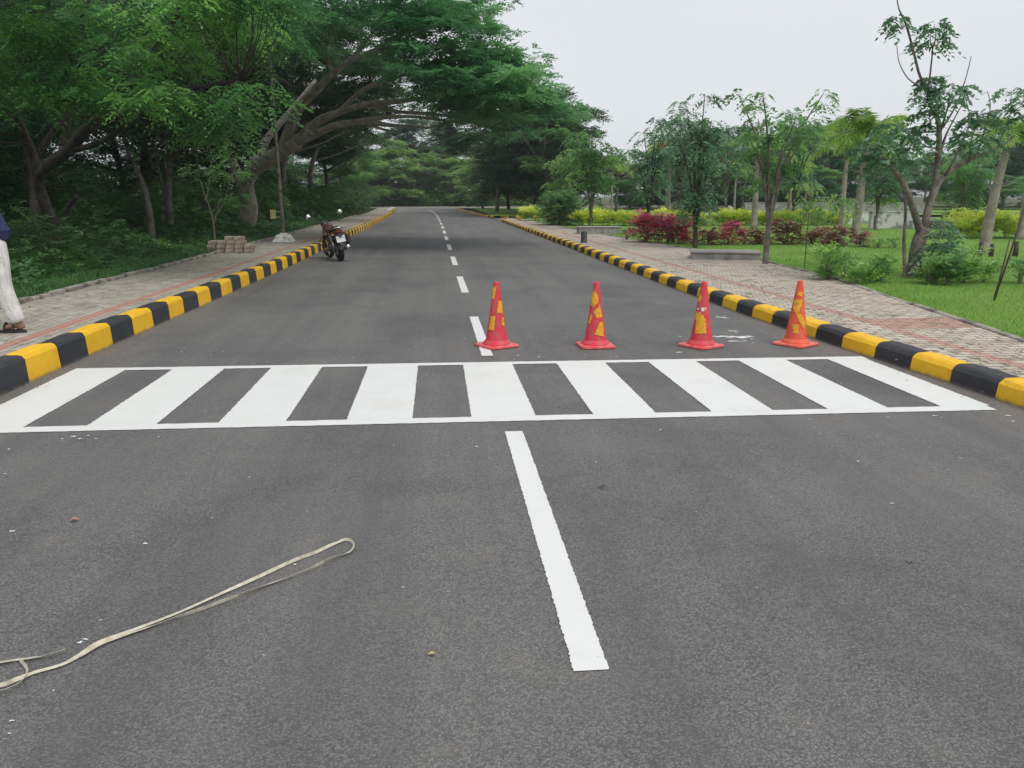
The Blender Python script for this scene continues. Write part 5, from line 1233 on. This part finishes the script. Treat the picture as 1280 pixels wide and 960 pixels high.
# ------------------------------------------------------------------ person walking out of the picture on the left
M['skin'] = mat('skin', (.28, .155, .10), .55, noise=(12, (.23, .12, .08), .4, .7))
def cloth_mat(name, col, c2):
    m, t, b = nodes(name); co = N(t, 'ShaderNodeTexCoord').outputs['Object']
    t.links.new(mixc(t, rng_(t, noise(t, co, 6, 4, .6), .4, .7, 0, .6), col, c2), b.inputs['Base Color']); b.inputs['Roughness'].default_value = .9
    mp = N(t, 'ShaderNodeMapping'); mp.inputs['Scale'].default_value = (7, 7, 2.6); t.links.new(co, mp.inputs[0])
    u = N(t, 'ShaderNodeBump'); u.inputs['Strength'].default_value = 1; u.inputs['Distance'].default_value = .07
    t.links.new(noise(t, mp.outputs[0], 1.2, 3, .5, .8), u.inputs['Height']); t.links.new(u.outputs[0], b.inputs['Normal'])
    return m
M['trouser'] = cloth_mat('cream_cotton', (.68, .67, .64), (.58, .57, .54))
M['shirt'] = cloth_mat('navy_cotton', (.020, .030, .10), (.03, .04, .13))
M['hair'] = mat('black_hair', (.012, .010, .010), .5, bump=(80, .6, .006))
M['sandal'] = mat('sandal_rubber', (.03, .025, .022), .7)
def skin_mesh(name, verts, edges, radii, m, root_i=0, parent=None, sub=2, off=(0, 0, 0)):
    me = bpy.data.meshes.new(name); me.from_pydata([tuple(v) for v in verts], edges, [])
    o = bpy.data.objects.new(name, me); COL.objects.link(o)
    sk = o.modifiers.new('s', 'SKIN'); sk.use_smooth_shade = True
    lay = me.skin_vertices[0] if len(me.skin_vertices) else None
    if lay is None:
        me.attributes  # skin layer is made by the modifier
    for i, r_ in enumerate(radii):
        d = me.skin_vertices[0].data[i]; d.radius = (r_, r_) if not hasattr(r_, '__len__') else r_
        d.use_root = (i == root_i)
    s = o.modifiers.new('u', 'SUBSURF'); s.levels = sub; s.render_levels = sub
    dg = bpy.context.evaluated_depsgraph_get(); nm = bpy.data.meshes.new_from_object(o.evaluated_get(dg)); nm.name = name
    bpy.data.objects.remove(o)
    nm.materials.clear(); nm.materials.append(m)
    for p in nm.polygons: p.use_smooth = True
    return link_mesh(name, nm, parent)
hp = at(15, 418, .2); hx, hy = hp[0]-.10, hp[1]+.05          # below the hips
root = empty('person', (hx, hy, .229)); tag(root, 'person in cream trousers and navy shirt walking out of the picture on the left footpath', 'person')
# local: x right in the world, walking towards -x. z above the footpath
hipz = .90
J = dict(pel=(.0, 0, hipz), sp=(-.03, 0, 1.06), ch=(-.08, 0, 1.27), nk=(-.12, 0, 1.45), hd0=(-.14, 0, 1.52), hd1=(-.15, 0, 1.60), hd2=(-.15, 0, 1.70),
         rh=(.05, -.09, .86), rk=(.09, -.10, .47), ra=(.21, -.11, .10), rt=(.07, -.115, .045),
         lh=(-.03, .09, .86), lk=(-.28, .10, .49), la=(-.36, .10, .10), lt=(-.55, .10, .05),
         rs=(-.10, -.19, 1.38), re=(-.22, -.25, 1.12), rw=(-.40, -.22, .93), rm=(-.45, -.21, .88),
         ls=(-.10, .19, 1.38), le=(-.02, .26, 1.12), lw=(-.05, .27, .87), lm=(-.06, .27, .80))
keys = list(J); V = [J[k] for k in keys]; ix = {k: i for i, k in enumerate(keys)}
E_ = [(ix[a], ix[b]) for a, b in [('pel', 'sp'), ('sp', 'ch'), ('ch', 'nk'), ('nk', 'hd0'), ('hd0', 'hd1'), ('hd1', 'hd2'), ('pel', 'rh'), ('rh', 'rk'), ('rk', 'ra'), ('ra', 'rt'), ('pel', 'lh'), ('lh', 'lk'), ('lk', 'la'), ('la', 'lt'), ('ch', 'rs'), ('rs', 're'), ('re', 'rw'), ('rw', 'rm'), ('ch', 'ls'), ('ls', 'le'), ('le', 'lw'), ('lw', 'lm')]]
RD = dict(pel=.12, sp=.11, ch=.125, nk=.055, hd0=.06, hd1=.085, hd2=.07, rh=.085, rk=.055, ra=.036, rt=(.045, .025), lh=.085, lk=.055, la=.036, lt=(.045, .025), rs=.055, re=.04, rw=.026, rm=(.035, .018), ls=.055, le=.04, lw=.026, lm=(.035, .018))
nv = len(V); rad = [RD[k] for k in keys]
def add(p, par, r_):
    V.append(p); rad.append(r_); E_.append((par, len(V)-1)); return len(V)-1
for h_, side in (('rm', -1), ('lm', 1)):        # five fingers each, curled
    bx, by, bz = J[h_]
    for i, (dy, l) in enumerate(((-.028, .065), (-.010, .075), (.010, .07), (.027, .055))):
        a_ = add((bx-.01+dy*.9, by+side*.004, bz-.035), ix[h_], .0095); c_ = add((bx-.022+dy*.9, by-side*.004, bz-.035-l*.5), a_, .0085); add((bx-.018+dy*.9, by-side*.020, bz-.035-l*.95), c_, .007)
    a_ = add((bx-.045, by-side*.012, bz-.005), ix[h_], .011); add((bx-.056, by-side*.022, bz-.045), a_, .009)
for f_, s0 in (('ra', (.252, -.11, .035)), ('la', (-.315, .10, .035))): add(s0, ix[f_], .034)   # heels
add((-.232, 0, 1.60), ix['hd1'], .018); add((-.20, 0, 1.545), ix['hd1'], .035)                 # nose, chin
for s in (1, -1): add((-.14, s*.095, 1.60), ix['hd1'], .016)                                     # ears
body = skin_mesh('body', V, E_, rad, M['skin'], 0, root)
def seg(pts, rads, name, m, sub=2):
    v = []; e = []; r_ = []
    for ch in pts:
        prev = None
        for p in ch:
            v.append(p); 
            if prev is not None: e.append((prev, len(v)-1))
            prev = len(v)-1
    return v, e
tv = [(0, 0, .98), (.015, 0, .90), (.07, -.085, .82), (.09, -.10, .64), (.095, -.105, .46), (.150, -.11, .28), (.205, -.112, .13), (.215, -.112, .10),
      (-.04, .085, .82), (-.17, .095, .66), (-.28, .10, .48), (-.32, .10, .30), (-.35, .10, .14), (-.355, .10, .11)]
te = [(0, 1), (1, 2), (2, 3), (3, 4), (4, 5), (5, 6), (6, 7), (1, 8), (8, 9), (9, 10), (10, 11), (11, 12), (12, 13)]
skin_mesh('trousers', tv, te, [.135, .155, .130, .112, .098, .100, .080, .068, .125, .108, .095, .09, .08, .068], M['trouser'], 1, root)
sv = [(.01, 0, .87), (-.01, 0, 1.0), (-.035, 0, 1.13), (-.08, 0, 1.28), (-.11, 0, 1.41), (-.10, -.19, 1.385), (-.15, -.225, 1.26), (-.19, -.24, 1.17), (-.10, .19, 1.385), (-.07, .23, 1.26), (-.04, .25, 1.17)]
se = [(0, 1), (1, 2), (2, 3), (3, 4), (3, 5), (5, 6), (6, 7), (3, 8), (8, 9), (9, 10)]
skin_mesh('shirt', sv, se, [(.175, .185), (.165, .17), (.14, .15), (.145, .16), .07, .07, .065, .062, .07, .065, .062], M['shirt'], 2, root)
skin_mesh('hair', [(-.125, 0, 1.62), (-.12, 0, 1.69), (-.165, 0, 1.73)], [(0, 1), (1, 2)], [.082, .088, .055], M['hair'], 1, root)
for nm, a_, b_ in (('sandal', (.262, -.112, .018), (.03, -.115, .018)), ('sandal', (-.30, .10, .018), (-.58, .10, .018))):
    mb = MB(); n = 10; V2 = []
    for z in (0, .028):
        for i in range(n*2):
            a = math.pi*2*i/(n*2); cxx = (a_[0]+b_[0])/2; hl = abs(a_[0]-b_[0])/2+.02
            V2.append((cxx+hl*math.cos(a), a_[1]+(.045+.006*-math.cos(a))*math.sin(a), z))
    m_ = n*2; mb.add(V2, [tuple(range(m_-1, -1, -1)), tuple(range(m_, 2*m_))]+[(i, (i+1) % m_, m_+(i+1) % m_, m_+i) for i in range(m_)])
    xs_ = (a_[0]+b_[0])/2
    for dx in (-.06, .03):
        p, r_ = smooth_path([(xs_+dx, a_[1]-.055, .02), (xs_+dx, a_[1]-.04, .075), (xs_+dx, a_[1]+.0, .095), (xs_+dx, a_[1]+.04, .075), (xs_+dx, a_[1]+.055, .02)], [.016]*5); mb.tube(p, r_, 6, flat=.4)
    mb.build(nm, M['sandal'], root)
